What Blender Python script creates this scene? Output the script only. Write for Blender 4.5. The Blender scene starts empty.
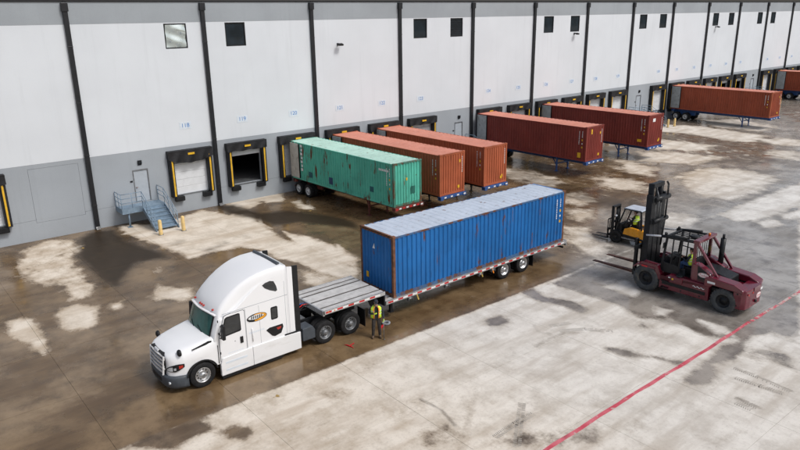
import bpy, bmesh, math, random
import numpy as np
from mathutils import Vector, Matrix

R = math.radians
random.seed(7)
rng = np.random.default_rng(11)
scene = bpy.context.scene
COL = scene.collection

# ------------------------------------------------------------------ camera
cam_d = bpy.data.cameras.new('camera')
cam_d.sensor_width = 36.0
cam_d.lens = 30.444
cam_d.clip_start = 0.1
cam_d.clip_end = 3000.0
cam = bpy.data.objects.new('camera', cam_d)
COL.objects.link(cam)
cr = Vector((0.77158643, -0.63597131, -0.01395986))
cu = Vector((0.1988475, 0.22028831, 0.95495169))
cf = Vector((0.60424668, 0.73960365, -0.29643277))
cm = Matrix((cr, cu, -cf)).transposed().to_4x4()
cm.translation = Vector((0.0, -45.6245, 13.1872))
cam.matrix_world = cm
scene.camera = cam

# ------------------------------------------------------------------ sky and sun (overcast day)
SUN_ELEV, SUN_AZ = R(52), R(160)          # azimuth measured from +Y clockwise
world = bpy.data.worlds.new('World')
scene.world = world
world.use_nodes = True
wn = world.node_tree
for n in list(wn.nodes):
    wn.nodes.remove(n)
w_out = wn.nodes.new('ShaderNodeOutputWorld')
w_bg = wn.nodes.new('ShaderNodeBackground')
w_sky = wn.nodes.new('ShaderNodeTexSky')
w_sky.sky_type = 'NISHITA'
w_sky.sun_disc = False
w_sky.sun_elevation = SUN_ELEV
w_sky.sun_rotation = SUN_AZ
w_sky.air_density = 1.0
w_sky.dust_density = 4.0
w_sky.ozone_density = 1.0
w_hsv = wn.nodes.new('ShaderNodeHueSaturation')   # cloud cover takes the blue out of the sky
w_hsv.inputs['Saturation'].default_value = 0.6
wn.links.new(w_sky.outputs[0], w_hsv.inputs['Color'])
wn.links.new(w_hsv.outputs[0], w_bg.inputs['Color'])
w_bg.inputs['Strength'].default_value = 0.12
wn.links.new(w_bg.outputs[0], w_out.inputs['Surface'])
sun_d = bpy.data.lights.new('sun', 'SUN')
sun_d.energy = 1.5
sun_d.angle = R(12)
sun_d.color = (1.0, 0.985, 0.965)
sun = bpy.data.objects.new('sun', sun_d)
COL.objects.link(sun)
sd = Vector((math.sin(SUN_AZ) * math.cos(SUN_ELEV), math.cos(SUN_AZ) * math.cos(SUN_ELEV), math.sin(SUN_ELEV)))
sun.rotation_euler = sd.to_track_quat('Z', 'Y').to_euler()
sun.location = (20, -20, 60)
vs = scene.view_settings
vs.view_transform = 'Standard'
vs.look = 'None'
vs.gamma = 1.0
vs.use_curve_mapping = False
vs.exposure = 0.10
scene.render.resolution_x, scene.render.resolution_y = 1024, 576

# ------------------------------------------------------------------ materials
def nd(nt, t, **kw):
    n = nt.nodes.new(t)
    for k, v in kw.items():
        setattr(n, k, v)
    return n

def mixc(nt, fac, a, b, blend='MIX'):
    n = nt.nodes.new('ShaderNodeMix')
    n.data_type = 'RGBA'
    n.blend_type = blend
    for sock, val in ((n.inputs['Factor'], fac), (n.inputs['A'], a), (n.inputs['B'], b)):
        if hasattr(val, 'links'):
            nt.links.new(val, sock)
        elif isinstance(val, (int, float)):
            sock.default_value = val
        else:
            sock.default_value = (*val, 1.0) if len(val) == 3 else val
    # the RGBA sockets share names with the float ones
    for sock, val in ((n.inputs[6], a), (n.inputs[7], b)):
        if hasattr(val, 'links'):
            nt.links.new(val, sock)
        else:
            sock.default_value = (*val, 1.0)
    if hasattr(fac, 'links'):
        nt.links.new(fac, n.inputs[0])
    else:
        n.inputs[0].default_value = fac
    return n.outputs[2]

def mth(nt, op, a, b=None, c=None, clamp=False):
    n = nt.nodes.new('ShaderNodeMath')
    n.operation = op
    n.use_clamp = clamp
    for i, v in enumerate((a, b, c)):
        if v is None:
            continue
        if hasattr(v, 'links'):
            nt.links.new(v, n.inputs[i])
        else:
            n.inputs[i].default_value = v
    return n.outputs[0]

def ramp(nt, v, lo, hi, a=0.0, b=1.0, smooth=True):
    n = nt.nodes.new('ShaderNodeMapRange')
    n.interpolation_type = 'SMOOTHSTEP' if smooth else 'LINEAR'
    nt.links.new(v, n.inputs['Value'])
    for k, x in zip(('From Min', 'From Max', 'To Min', 'To Max'), (lo, hi, a, b)):
        n.inputs[k].default_value = x
    return n.outputs['Result']

def noise(nt, vec, scale, detail=4.0, rough=0.55, stretch=None):
    if stretch:
        m = nt.nodes.new('ShaderNodeMapping')
        m.inputs['Scale'].default_value = stretch
        nt.links.new(vec, m.inputs['Vector'])
        vec = m.outputs[0]
    n = nt.nodes.new('ShaderNodeTexNoise')
    n.inputs['Scale'].default_value = scale
    n.inputs['Detail'].default_value = detail
    n.inputs['Roughness'].default_value = rough
    nt.links.new(vec, n.inputs['Vector'])
    return n.outputs['Fac']

def base_mat(name):
    m = bpy.data.materials.new(name)
    m.use_nodes = True
    nt = m.node_tree
    b = nt.nodes['Principled BSDF']
    return m, nt, b

def MT(name, col, rough=0.6, metal=0.0, var=0.1, scale=2.0, bump=0.0, bscale=60.0, grime=None, coat=0.0, spec=0.5, world_space=False, rvar=0.12):
    """paint / metal / rubber with soft tonal variation and optional grime
    grime = list of (colour, lo, hi, scale, stretch)"""
    m, nt, b = base_mat(name)
    tc = nd(nt, 'ShaderNodeTexCoord')
    if world_space:
        vec = nd(nt, 'ShaderNodeNewGeometry').outputs['Position']
    else:
        vec = tc.outputs['Object']
    oi = nd(nt, 'ShaderNodeObjectInfo')
    off = nd(nt, 'ShaderNodeVectorMath', operation='ADD')
    nt.links.new(vec, off.inputs[0])
    sc = mth(nt, 'MULTIPLY', oi.outputs['Random'], 37.0)
    nt.links.new(sc, off.inputs[1])
    v = off.outputs[0] if not world_space else vec
    n1 = noise(nt, v, scale, 5)
    f = ramp(nt, n1, 0.3, 0.7)
    c = mixc(nt, f, tuple(x * (1 - var) for x in col), tuple(min(1, x * (1 + var)) for x in col))
    rv = ramp(nt, noise(nt, v, scale * 3, 4), 0.3, 0.7, max(0.03, rough - rvar), min(1, rough + rvar))
    for (gc, lo, hi, gs, st) in (grime or []):
        gf = ramp(nt, noise(nt, v, gs, 7, 0.62, st), lo, hi)
        c = mixc(nt, gf, c, gc)
        rv = mth(nt, 'MAXIMUM', rv, mth(nt, 'MULTIPLY', gf, 0.75))
    nt.links.new(c, b.inputs['Base Color'])
    nt.links.new(rv, b.inputs['Roughness'])
    b.inputs['Metallic'].default_value = metal
    b.inputs['Specular IOR Level'].default_value = spec
    if coat:
        b.inputs['Coat Weight'].default_value = coat
        b.inputs['Coat Roughness'].default_value = 0.08
    if bump:
        bn = nd(nt, 'ShaderNodeBump')
        bn.inputs['Strength'].default_value = bump
        bn.inputs['Distance'].default_value = 0.02
        nt.links.new(noise(nt, v, bscale, 4), bn.inputs['Height'])
        nt.links.new(bn.outputs[0], b.inputs['Normal'])
    return m

def GL(name, col, rough=0.04, alpha=None):
    m, nt, b = base_mat(name)
    tc = nd(nt, 'ShaderNodeTexCoord')
    f = ramp(nt, noise(nt, tc.outputs['Object'], 1.2, 3), 0.3, 0.7)
    nt.links.new(mixc(nt, f, tuple(x * 0.7 for x in col), tuple(x * 1.3 for x in col)), b.inputs['Base Color'])
    b.inputs['Roughness'].default_value = rough
    b.inputs['Specular IOR Level'].default_value = 0.8
    b.inputs['IOR'].default_value = 1.52
    if alpha is not None:
        b.inputs['Alpha'].default_value = alpha
    return m

RUST = (0.13, 0.05, 0.022)
MUD = (0.10, 0.075, 0.05)
mat = {}
def container_mat(name, col, rust_lo, rust_hi, fade=0.12, streak=(0.9, 0.9, 0.22), var2=None):
    m, nt, b = base_mat(name)
    tc = nd(nt, 'ShaderNodeTexCoord')
    geo = nd(nt, 'ShaderNodeNewGeometry')
    vec = geo.outputs['Position']
    n1 = noise(nt, vec, 0.7, 5)
    c = mixc(nt, ramp(nt, n1, 0.3, 0.7), tuple(x * (1 - fade) for x in col), tuple(min(1, x * (1 + fade)) for x in col))
    # chalky run-down streaks
    n2 = noise(nt, vec, 3.0, 5, 0.6, (1, 1, 0.12))
    c = mixc(nt, ramp(nt, n2, 0.48, 0.72, 0, 0.22), c, tuple(min(1, x * 1.3 + 0.03) for x in col))
    n3 = noise(nt, vec, 2.2, 8, 0.68, streak)
    rf = ramp(nt, n3, rust_lo, rust_hi)
    c = mixc(nt, rf, c, RUST)
    n4 = noise(nt, vec, 5.0, 6, 0.6, (1, 1, 0.3))
    c = mixc(nt, ramp(nt, n4, 0.54, 0.76, 0, 0.6), c, tuple(x * 0.42 for x in col))
    nt.links.new(c, b.inputs['Base Color'])
    nt.links.new(ramp(nt, n3, 0.3, 0.7, 0.42, 0.7), b.inputs['Roughness'])
    b.inputs['Specular IOR Level'].default_value = 0.35
    bn = nd(nt, 'ShaderNodeBump')
    bn.inputs['Strength'].default_value = 0.25
    bn.inputs['Distance'].default_value = 0.01
    nt.links.new(noise(nt, vec, 9, 5), bn.inputs['Height'])
    nt.links.new(bn.outputs[0], b.inputs['Normal'])
    return m

mat['blue'] = container_mat('blue_container_paint', (0.011, 0.13, 0.38), 0.60, 0.68)
mat['blue_rusted'] = container_mat('rusted_blue_rail', (0.05, 0.12, 0.24), 0.47, 0.58)
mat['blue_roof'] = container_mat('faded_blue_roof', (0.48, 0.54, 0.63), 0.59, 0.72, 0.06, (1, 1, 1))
mat['green'] = container_mat('green_container_paint', (0.095, 0.46, 0.345), 0.555, 0.63)
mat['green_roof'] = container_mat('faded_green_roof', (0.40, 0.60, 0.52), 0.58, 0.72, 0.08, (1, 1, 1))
mat['red_a'] = container_mat('brick_red_container_paint', (0.40, 0.105, 0.045), 0.66, 0.78)
mat['red_b'] = container_mat('oxide_red_container_paint', (0.20, 0.034, 0.025), 0.67, 0.8)
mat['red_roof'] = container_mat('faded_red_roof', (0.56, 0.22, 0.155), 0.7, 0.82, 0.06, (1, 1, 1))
mat['rusty'] = MT('rusty_steel', (0.15, 0.062, 0.03), 0.8, 0, 0.45, 4, 0.3, 40, [((0.05, 0.025, 0.015), 0.55, 0.7, 6, None)])
mat['white'] = MT('white_truck_paint', (0.80, 0.81, 0.825), 0.30, 0, 0.008, 0.5, coat=0.35, rvar=0.02)
mat['white_dirty'] = MT('road_grimed_white_paint', (0.78, 0.79, 0.80), 0.35, 0, 0.02, 1, coat=0.2, grime=[((0.55, 0.53, 0.49), 0.50, 0.9, 1.6, (0.5, 1, 1.6))], rvar=0.05)
mat['white_mark'] = MT('white_marking', (0.75, 0.76, 0.76), 0.6, 0, 0.08, 8)
mat['yellow_mark'] = MT('yellow_marking', (0.72, 0.42, 0.02), 0.5, 0, 0.1, 8)
mat['black'] = MT('black_painted_steel', (0.010, 0.011, 0.013), 0.45, 0, 0.3, 5, grime=[((0.035, 0.03, 0.026), 0.6, 0.85, 3, None)], spec=0.35)
mat['black_trim'] = MT('black_plastic', (0.010, 0.0105, 0.012), 0.5, 0, 0.2, 6, spec=0.35)
mat['slate'] = MT('slate_bumper_plastic', (0.055, 0.065, 0.078), 0.5, 0, 0.15, 5, grime=[((0.10, 0.088, 0.07), 0.6, 0.85, 5, None)])
mat['rubber'] = MT('tyre_rubber', (0.014, 0.014, 0.015), 0.8, 0, 0.3, 8, 0.3, 60, [((0.045, 0.038, 0.031), 0.56, 0.8, 5, None)], spec=0.3)
mat['alu'] = MT('aluminium', (0.62, 0.63, 0.64), 0.35, 0.85, 0.1, 6, grime=[((0.2, 0.18, 0.15), 0.6, 0.85, 8, None)])
mat['steel'] = MT('grey_steel', (0.22, 0.23, 0.24), 0.45, 0.6, 0.2, 6)
mat['chrome'] = MT('chrome', (0.80, 0.81, 0.82), 0.28, 0.25, 0.05, 6)
mat['glass'] = GL('windscreen_glass', (0.04, 0.125, 0.115))
mat['dark_glass'] = GL('dark_window_glass', (0.012, 0.016, 0.02))
mat['window_blue'] = GL('window_glass', (0.011, 0.02, 0.028))
mat['foil'] = MT('crinkled_foil', (0.66, 0.73, 0.71), 0.28, 0.75, 0.06, 0.8)
mat['spout'] = MT('black_downspout_paint', (0.011, 0.012, 0.015), 0.4, 0, 0.2, 3)
mat['red_lamp'] = MT('red_lens', (0.42, 0.03, 0.02), 0.25, 0, 0.1, 8)
mat['amber'] = MT('amber_lens', (0.75, 0.22, 0.02), 0.25, 0, 0.1, 8)
mat['clear_lens'] = MT('clear_lens', (0.62, 0.66, 0.70), 0.08, 0.3, 0.1, 8)
mat['tape_red'] = MT('red_reflective_tape', (0.55, 0.02, 0.025), 0.35, 0, 0.12, 8)
mat['tape_white'] = MT('white_reflective_tape', (0.78, 0.78, 0.78), 0.35, 0, 0.08, 8)
mat['wood'] = MT('weathered_plank', (0.33, 0.30, 0.27), 0.8, 0, 0.22, 3, 0.4, 30, [((0.13, 0.11, 0.09), 0.55, 0.8, 4, (0.2, 3, 1))], world_space=True)
mat['deck_alu'] = MT('worn_aluminium_deck', (0.56, 0.55, 0.54), 0.5, 0.15, 0.12, 3, 0, 30, [((0.2, 0.17, 0.14), 0.55, 0.8, 3, (0.3, 3, 1))], world_space=True)
mat['maroon'] = MT('maroon_machine_paint', (0.115, 0.006, 0.018), 0.22, 0, 0.10, 0.8, coat=0.5, grime=[((0.05, 0.03, 0.025), 0.66, 0.9, 2.5, None)], rvar=0.04)
mat['lift_yellow'] = MT('orange_yellow_machine_paint', (0.78, 0.33, 0.015), 0.35, 0, 0.1, 3, grime=[((0.25, 0.13, 0.03), 0.62, 0.85, 6, None)])
mat['roof_grey'] = MT('pale_grey_guard_cover', (0.44, 0.48, 0.55), 0.4, 0, 0.08, 3)
mat['wall_white'] = None
mat['safety_yellow'] = MT('safety_yellow_paint', (0.74, 0.44, 0.03), 0.5, 0, 0.12, 4, grime=[((0.3, 0.2, 0.08), 0.6, 0.85, 5, None)])
mat['bollard'] = MT('faded_yellow_sleeve', (0.72, 0.52, 0.22), 0.55, 0, 0.1, 4, grime=[((0.36, 0.28, 0.16), 0.58, 0.85, 5, None)])
mat['seal_black'] = MT('black_dock_seal_fabric', (0.008, 0.008, 0.010), 0.6, 0, 0.3, 4, 0.4, 14)
mat['door_white'] = MT('white_door_panel', (0.70, 0.72, 0.74), 0.5, 0, 0.05, 2, grime=[((0.42, 0.42, 0.41), 0.6, 0.85, 3, (1, 1, 0.3))])
mat['galv'] = MT('blue_grey_painted_steel', (0.21, 0.29, 0.37), 0.5, 0.2, 0.15, 4, grime=[((0.10, 0.11, 0.12), 0.58, 0.8, 6, None)])
mat['man_door'] = MT('grey_painted_door', (0.40, 0.44, 0.48), 0.5, 0, 0.05, 3)
mat['blue_steel'] = MT('blue_chassis_paint', (0.025, 0.085, 0.27), 0.5, 0, 0.2, 4, grime=[((0.06, 0.05, 0.05), 0.58, 0.8, 6, None)])
mat['number_blue'] = MT('blue_number_paint', (0.05, 0.22, 0.55), 0.6, 0, 0.1, 5)
mat['plate_pale'] = MT('pale_number_plate', (0.66, 0.72, 0.78), 0.6, 0, 0.05, 5)
mat['skin'] = MT('skin', (0.42, 0.24, 0.17), 0.55, 0, 0.1, 8)
mat['navy'] = MT('navy_work_jacket', (0.018, 0.022, 0.035), 0.85, 0, 0.3, 9, 0.4, 25)
mat['trousers'] = MT('dark_work_trousers', (0.035, 0.03, 0.028), 0.9, 0, 0.3, 9, 0.4, 25)
mat['jeans'] = MT('blue_denim', (0.05, 0.10, 0.22), 0.9, 0, 0.2, 9)
mat['boots'] = MT('brown_work_boots', (0.10, 0.065, 0.04), 0.7, 0, 0.2, 9)
mat['hivis'] = MT('hi_vis_yellow_cloth', (0.62, 0.88, 0.05), 0.6, 0, 0.12, 9)
mat['hivis_orange'] = MT('hi_vis_orange_cloth', (0.85, 0.20, 0.03), 0.7, 0, 0.12, 9)
mat['silver'] = MT('silver_reflective_band', (0.70, 0.72, 0.72), 0.35, 0.2, 0.08, 9)
mat['hair'] = MT('dark_hair', (0.018, 0.013, 0.01), 0.7, 0, 0.2, 20)
mat['tool_red'] = MT('red_tool_paint', (0.50, 0.015, 0.02), 0.45, 0, 0.15, 9)
mat['orange_logo'] = MT('orange_logo_paint', (0.80, 0.36, 0.03), 0.4, 0, 0.1, 9)
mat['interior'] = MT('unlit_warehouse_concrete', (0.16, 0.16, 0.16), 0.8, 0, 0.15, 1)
mat['soil'] = MT('joint_filler', (0.17, 0.145, 0.115), 0.9, 0, 0.3, 3)
mat['leaf'] = MT('dry_leaf', (0.35, 0.24, 0.08), 0.8, 0, 0.2, 9)
mat['wrap'] = MT('grey_strap_webbing', (0.28, 0.30, 0.33), 0.8, 0, 0.2, 9)
mat['gold'] = MT('gold_strap', (0.45, 0.30, 0.06), 0.6, 0, 0.2, 9)

def wall_mat(name, col, speck, vlo=0.05):
    m, nt, b = base_mat(name)
    vec = nd(nt, 'ShaderNodeNewGeometry').outputs['Position']
    c = mixc(nt, ramp(nt, noise(nt, vec, 0.25, 5), 0.3, 0.7), tuple(x * (1 - vlo) for x in col), tuple(x * (1 + vlo) for x in col))
    c = mixc(nt, ramp(nt, noise(nt, vec, 1.6, 6, 0.6, (1, 1, 0.08)), 0.5, 0.8, 0, 0.5), c, tuple(x * 0.85 for x in col))
    c = mixc(nt, ramp(nt, noise(nt, vec, 14, 5), 0.5, 0.8, 0, speck), c, tuple(x * 0.8 for x in col))
    nt.links.new(c, b.inputs['Base Color'])
    b.inputs['Roughness'].default_value = 0.8
    b.inputs['Specular IOR Level'].default_value = 0.25
    bn = nd(nt, 'ShaderNodeBump')
    bn.inputs['Strength'].default_value = 0.2
    bn.inputs['Distance'].default_value = 0.01
    nt.links.new(noise(nt, vec, 22, 4), bn.inputs['Height'])
    nt.links.new(bn.outputs[0], b.inputs['Normal'])
    return m
mat['wall_white'] = wall_mat('white_wall_paint', (0.685, 0.72, 0.755), 0.15, 0.03)
mat['wall_grey'] = wall_mat('grey_wall_paint', (0.35, 0.38, 0.41), 0.45, 0.06)
mat['wall_band'] = wall_mat('grey_parapet_paint', (0.34, 0.37, 0.395), 0.45, 0.07)

# concrete yard: bare dry concrete, wet muddy film and oily stains with their own outlines
def ground_mat():
    m, nt, b = base_mat('stained_concrete')
    geo = nd(nt, 'ShaderNodeNewGeometry')
    pos = geo.outputs['Position']
    def attr(n):
        a = nd(nt, 'ShaderNodeAttribute', attribute_name=n)
        return a.outputs['Fac']
    wet, dark, mud = attr('wet'), attr('dark'), attr('mud')
    n_big = noise(nt, pos, 0.35, 8, 0.6)
    n_mid = noise(nt, pos, 1.7, 8, 0.62, (1, 0.55, 1))
    n_fin = noise(nt, pos, 9.0, 6, 0.6)
    n_str = noise(nt, pos, 1.0, 7, 0.6, (0.5, 1.7, 1))
    n_flm = noise(nt, pos, 0.8, 8, 0.6, (0.22, 1.15, 1))
    n_spk = noise(nt, pos, 26.0, 3, 0.6)
    n_blo = noise(nt, pos, 0.9, 9, 0.66, (1.0, 0.8, 1))
    w = mth(nt, 'ADD', wet, mth(nt, 'MULTIPLY', mth(nt, 'SUBTRACT', n_mid, 0.5), 0.55))
    w = mth(nt, 'ADD', w, mth(nt, 'MULTIPLY', mth(nt, 'SUBTRACT', n_blo, 0.5), 0.75))
    w = mth(nt, 'ADD', w, mth(nt, 'MULTIPLY', mth(nt, 'SUBTRACT', n_fin, 0.5), 0.3))
    damp = ramp(nt, w, 0.16, 0.50)
    wm = ramp(nt, w, 0.36, 0.64)
    oi = nd(nt, 'ShaderNodeObjectInfo')
    dry_a = mixc(nt, mud, (0.73, 0.72, 0.69), (0.73, 0.655, 0.555))
    dry_b = mixc(nt, mud, (0.53, 0.515, 0.49), (0.54, 0.465, 0.37))
    dry = mixc(nt, ramp(nt, n_blo, 0.38, 0.68), dry_a, dry_b)
    dry = mixc(nt, ramp(nt, n_str, 0.45, 0.75, 0, 0.35), dry, dry_b)
    dry = mixc(nt, ramp(nt, n_fin, 0.5, 0.78, 0, 0.4), dry, (0.36, 0.325, 0.28))
    dry = mixc(nt, ramp(nt, n_flm, 0.44, 0.66, 0, 0.62), dry, mixc(nt, mud, (0.40, 0.375, 0.34), (0.43, 0.335, 0.235)))
    dry = mixc(nt, ramp(nt, n_spk, 0.6, 0.75, 0, 0.35), dry, (0.28, 0.25, 0.21))
    dry = mixc(nt, mth(nt, 'MULTIPLY', oi.outputs['Random'], 0.10), dry, (0.36, 0.33, 0.29))
    dry = mixc(nt, mth(nt, 'MULTIPLY', damp, 0.48), dry, mixc(nt, mud, (0.30, 0.28, 0.25), (0.36, 0.275, 0.185)))
    wet_a = mixc(nt, mud, (0.33, 0.315, 0.295), (0.155, 0.100, 0.050))  # low-mud greys are lightened to carry the sky's reflection in the colour
    wet_b = mixc(nt, mud, (0.20, 0.185, 0.165), (0.088, 0.052, 0.024))
    wetc = mixc(nt, ramp(nt, n_str, 0.3, 0.7), wet_a, wet_b)
    wetc = mixc(nt, ramp(nt, n_big, 0.42, 0.66, 0, 0.7), wetc, mixc(nt, mud, (0.46, 0.445, 0.42), (0.27, 0.187, 0.105)))
    wetc = mixc(nt, ramp(nt, n_fin, 0.52, 0.8, 0, 0.5), wetc, wet_b)
    wetc = mixc(nt, ramp(nt, n_blo, 0.46, 0.72, 0, 0.75), wetc, mixc(nt, mud, (0.11, 0.10, 0.095), (0.062, 0.040, 0.021)))
    c = mixc(nt, wm, dry, wetc)
    dk = mth(nt, 'ADD', dark, mth(nt, 'MULTIPLY', mth(nt, 'SUBTRACT', n_mid, 0.5), 0.5))
    dm = ramp(nt, dk, 0.22, 0.85, 0, 0.93)
    c = mixc(nt, dm, c, mixc(nt, n_mid, (0.010, 0.007, 0.004), (0.04, 0.026, 0.014)))
    nt.links.new(c, b.inputs['Base Color'])
    rr = mixc(nt, wm, (0.85, 0.85, 0.85), (0.3, 0.3, 0.3))
    rough = mth(nt, 'SUBTRACT', 0.86, mth(nt, 'MULTIPLY', wm, ramp(nt, n_big, 0.35, 0.65, 0.50, 0.77)))
    rough = mth(nt, 'MAXIMUM', rough, mth(nt, 'MULTIPLY', dm, 0.5))
    nt.links.new(rough, b.inputs['Roughness'])
    nt.links.new(mth(nt, 'SUBTRACT', 0.5, mth(nt, 'MULTIPLY', dm, 0.3)), b.inputs['Specular IOR Level'])
    bn = nd(nt, 'ShaderNodeBump')
    bn.inputs['Distance'].default_value = 0.012
    bn.inputs['Strength'].default_value = 0.35
    hh = mth(nt, 'MULTIPLY', noise(nt, pos, 16, 6, 0.65), mth(nt, 'SUBTRACT', 1.0, mth(nt, 'MULTIPLY', wm, 0.75)))
    nt.links.new(hh, bn.inputs['Height'])
    nt.links.new(bn.outputs[0], b.inputs['Normal'])
    return m
mat['yard'] = ground_mat()

def line_mat():
    m, nt, b = base_mat('worn_red_line_paint')
    pos = nd(nt, 'ShaderNodeNewGeometry').outputs['Position']
    sep = nd(nt, 'ShaderNodeSeparateXYZ')
    nt.links.new(pos, sep.inputs[0])
    c = mixc(nt, ramp(nt, noise(nt, pos, 0.9, 6), 0.35, 0.65), (0.50, 0.045, 0.075), (0.62, 0.16, 0.19))
    wear = mth(nt, 'ADD', noise(nt, pos, 5, 7, 0.65), ramp(nt, sep.outputs['X'], 27.5, 33, 0, 0.16, False))
    c = mixc(nt, ramp(nt, wear, 0.57, 0.68), c, (0.50, 0.42, 0.38))
    c = mixc(nt, ramp(nt, noise(nt, pos, 0.55, 3), 0.58, 0.68, 0, 0.6), c, (0.24, 0.012, 0.03))
    nt.links.new(c, b.inputs['Base Color'])
    b.inputs['Roughness'].default_value = 0.5
    return m
mat['red_line'] = line_mat()

# ------------------------------------------------------------------ mesh helpers
class MB:
    """collects shapes that become ONE mesh object"""
    def __init__(s):
        s.v, s.f, s.m, s.sm = [], [], [], []
    def add(s, verts, faces, mi=0, smooth=False):
        o = len(s.v)
        s.v += [tuple(p) for p in verts]
        for fc in faces:
            s.f.append(tuple(o + i for i in fc))
            s.m.append(mi)
            s.sm.append(smooth)
        return s
    def box(s, x0, x1, y0, y1, z0, z1, mi=0):
        x0, x1 = sorted((x0, x1)); y0, y1 = sorted((y0, y1)); z0, z1 = sorted((z0, z1))
        v = [(x, y, z) for z in (z0, z1) for y in (y0, y1) for x in (x0, x1)]
        return s.add(v, [(0, 2, 3, 1), (4, 5, 7, 6), (0, 1, 5, 4), (2, 6, 7, 3), (0, 4, 6, 2), (1, 3, 7, 5)], mi)
    def bar(s, p, q, w, h, mi=0, up=(0, 0, 1)):
        """rectangular bar from p to q, w across, h along up"""
        p, q = Vector(p), Vector(q)
        d = (q - p).normalized()
        u = Vector(up)
        a = d.cross(u)
        if a.length < 1e-4:
            a = d.cross(Vector((1, 0, 0)))
        a.normalize()
        u = a.cross(d).normalized()
        v = []
        for c in (p, q):
            for (i, j) in ((-1, -1), (1, -1), (1, 1), (-1, 1)):
                v.append(c + a * (w / 2 * i) + u * (h / 2 * j))
        return s.add(v, [(3, 2, 1, 0), (4, 5, 6, 7), (0, 1, 5, 4), (1, 2, 6, 5), (2, 3, 7, 6), (3, 0, 4, 7)], mi)
    def cyl(s, p, q, r0, r1=None, n=12, mi=0, cap=True, smooth=True):
        r1 = r0 if r1 is None else r1
        p, q = Vector(p), Vector(q)
        d = (q - p).normalized()
        a = d.orthogonal().normalized()
        b = d.cross(a)
        v = []
        for c, r in ((p, r0), (q, r1)):
            for i in range(n):
                t = 2 * math.pi * i / n
                v.append(c + (a * math.cos(t) + b * math.sin(t)) * r)
        s.add(v, [(i, (i + 1) % n, n + (i + 1) % n, n + i) for i in range(n)], mi, smooth)
        if cap:
            o = len(s.v) - 2 * n
            s.f += [tuple(o + i for i in reversed(range(n))), tuple(o + n + i for i in range(n))]
            s.m += [mi, mi]; s.sm += [False, False]
        return s
    def path(s, pts, r, n=8, mi=0):
        for a, b in zip(pts[:-1], pts[1:]):
            s.cyl(a, b, r, r, n, mi)
        return s
    def prism(s, poly, axis, a, b, mi=0):
        """2-D polygon extruded along axis: 'y' takes (x,z), 'x' takes (y,z), 'z' takes (x,y)"""
        def P(u, w, t):
            return {'y': (u, t, w), 'x': (t, u, w), 'z': (u, w, t)}[axis]
        n = len(poly)
        v = [P(u, w, a) for u, w in poly] + [P(u, w, b) for u, w in poly]
        f = [tuple(range(n)), tuple(reversed(range(n, 2 * n)))]
        f += [(i, n + i, n + (i + 1) % n, (i + 1) % n) for i in range(n)]
        s.add(v, f, mi)
        s.fix = True
        return s
    def loft(s, rings, mi=0, cap=True, closed=True, smooth=True):
        n = len(rings[0])
        v = [p for r in rings for p in r]
        f = []
        for k in range(len(rings) - 1):
            for i in range(n if closed else n - 1):
                j = (i + 1) % n
                f.append((k * n + i, k * n + j, (k + 1) * n + j, (k + 1) * n + i))
        s.add(v, f, mi, smooth)
        if cap:
            o = len(s.v) - len(v)
            s.f += [tuple(o + i for i in reversed(range(n))), tuple(o + (len(rings) - 1) * n + i for i in range(n))]
            s.m += [mi, mi]; s.sm += [False, False]
        s.fix = True
        return s
    def lathe(s, prof, axis='y', n=28, c=(0, 0, 0), mi=0, smooth=True, closed=False):
        """profile of (t along axis, radius)"""
        rings = []
        for i in range(n):
            th = 2 * math.pi * i / n
            ring = []
            for t, r in prof:
                a, b = r * math.cos(th), r * math.sin(th)
                p = {'y': (a, t, b), 'x': (t, a, b), 'z': (a, b, t)}[axis]
                ring.append((p[0] + c[0], p[1] + c[1], p[2] + c[2]))
            rings.append(ring)
        rings.append(rings[0])
        v = [p for r in rings[:-1] for p in r]
        k = len(prof)
        f = []
        for i in range(n):
            j = (i + 1) % n
            for q in range(k - 1 + (1 if closed else 0)):
                q2 = (q + 1) % k
                f.append((i * k + q, i * k + q2, j * k + q2, j * k + q))
        s.add(v, f, mi, smooth)
        s.fix = True
        return s
    def mesh(s, name, mats):
        me = bpy.data.meshes.new(name)
        me.from_pydata(s.v, [], s.f)
        if not isinstance(mats, (list, tuple)):
            mats = [mats]
        for m_ in mats:
            me.materials.append(m_)
        me.polygons.foreach_set('material_index', s.m)
        me.polygons.foreach_set('use_smooth', s.sm)
        if getattr(s, 'fix', False):
            bm = bmesh.new(); bm.from_mesh(me)
            bmesh.ops.recalc_face_normals(bm, faces=bm.faces)
            bm.to_mesh(me); bm.free()
        me.update()
        return me
    def build(s, name, mats, parent=None, bevel=0.0, seg=2, loc=None, rot=None):
        return obj(name, s.mesh(name, mats), parent, bevel, seg, loc, rot)

def obj(name, me, parent=None, bevel=0.0, seg=2, loc=None, rot=None):
    o = bpy.data.objects.new(name, me)
    COL.objects.link(o)
    if parent is not None:
        o.parent = parent
    if loc is not None:
        o.location = loc
    if rot is not None:
        o.rotation_euler = rot
    if bevel:
        bv = o.modifiers.new('bevel', 'BEVEL')
        bv.width = bevel; bv.segments = seg; bv.limit_method = 'ANGLE'; bv.angle_limit = R(40)
        bv.harden_normals = False
    return o

def tag(o, label=None, cat=None, group=None, kind=None):
    for k, v in (('label', label), ('category', cat), ('group', group), ('kind', kind)):
        if v:
            o[k] = v
    return o

def thing(name, label, cat, loc=(0, 0, 0), rz=0.0, group=None):
    o = bpy.data.objects.new(name, None)
    o.empty_display_size = 0.2
    COL.objects.link(o)
    o.location = loc
    o.rotation_euler = (0, 0, rz)
    return tag(o, label, cat, group)

def copy_tree(o, parent=None):
    c = o.copy()
    COL.objects.link(c)
    c.parent = parent
    for ch in list(o.children):
        copy_tree(ch, c)
    return c

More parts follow.
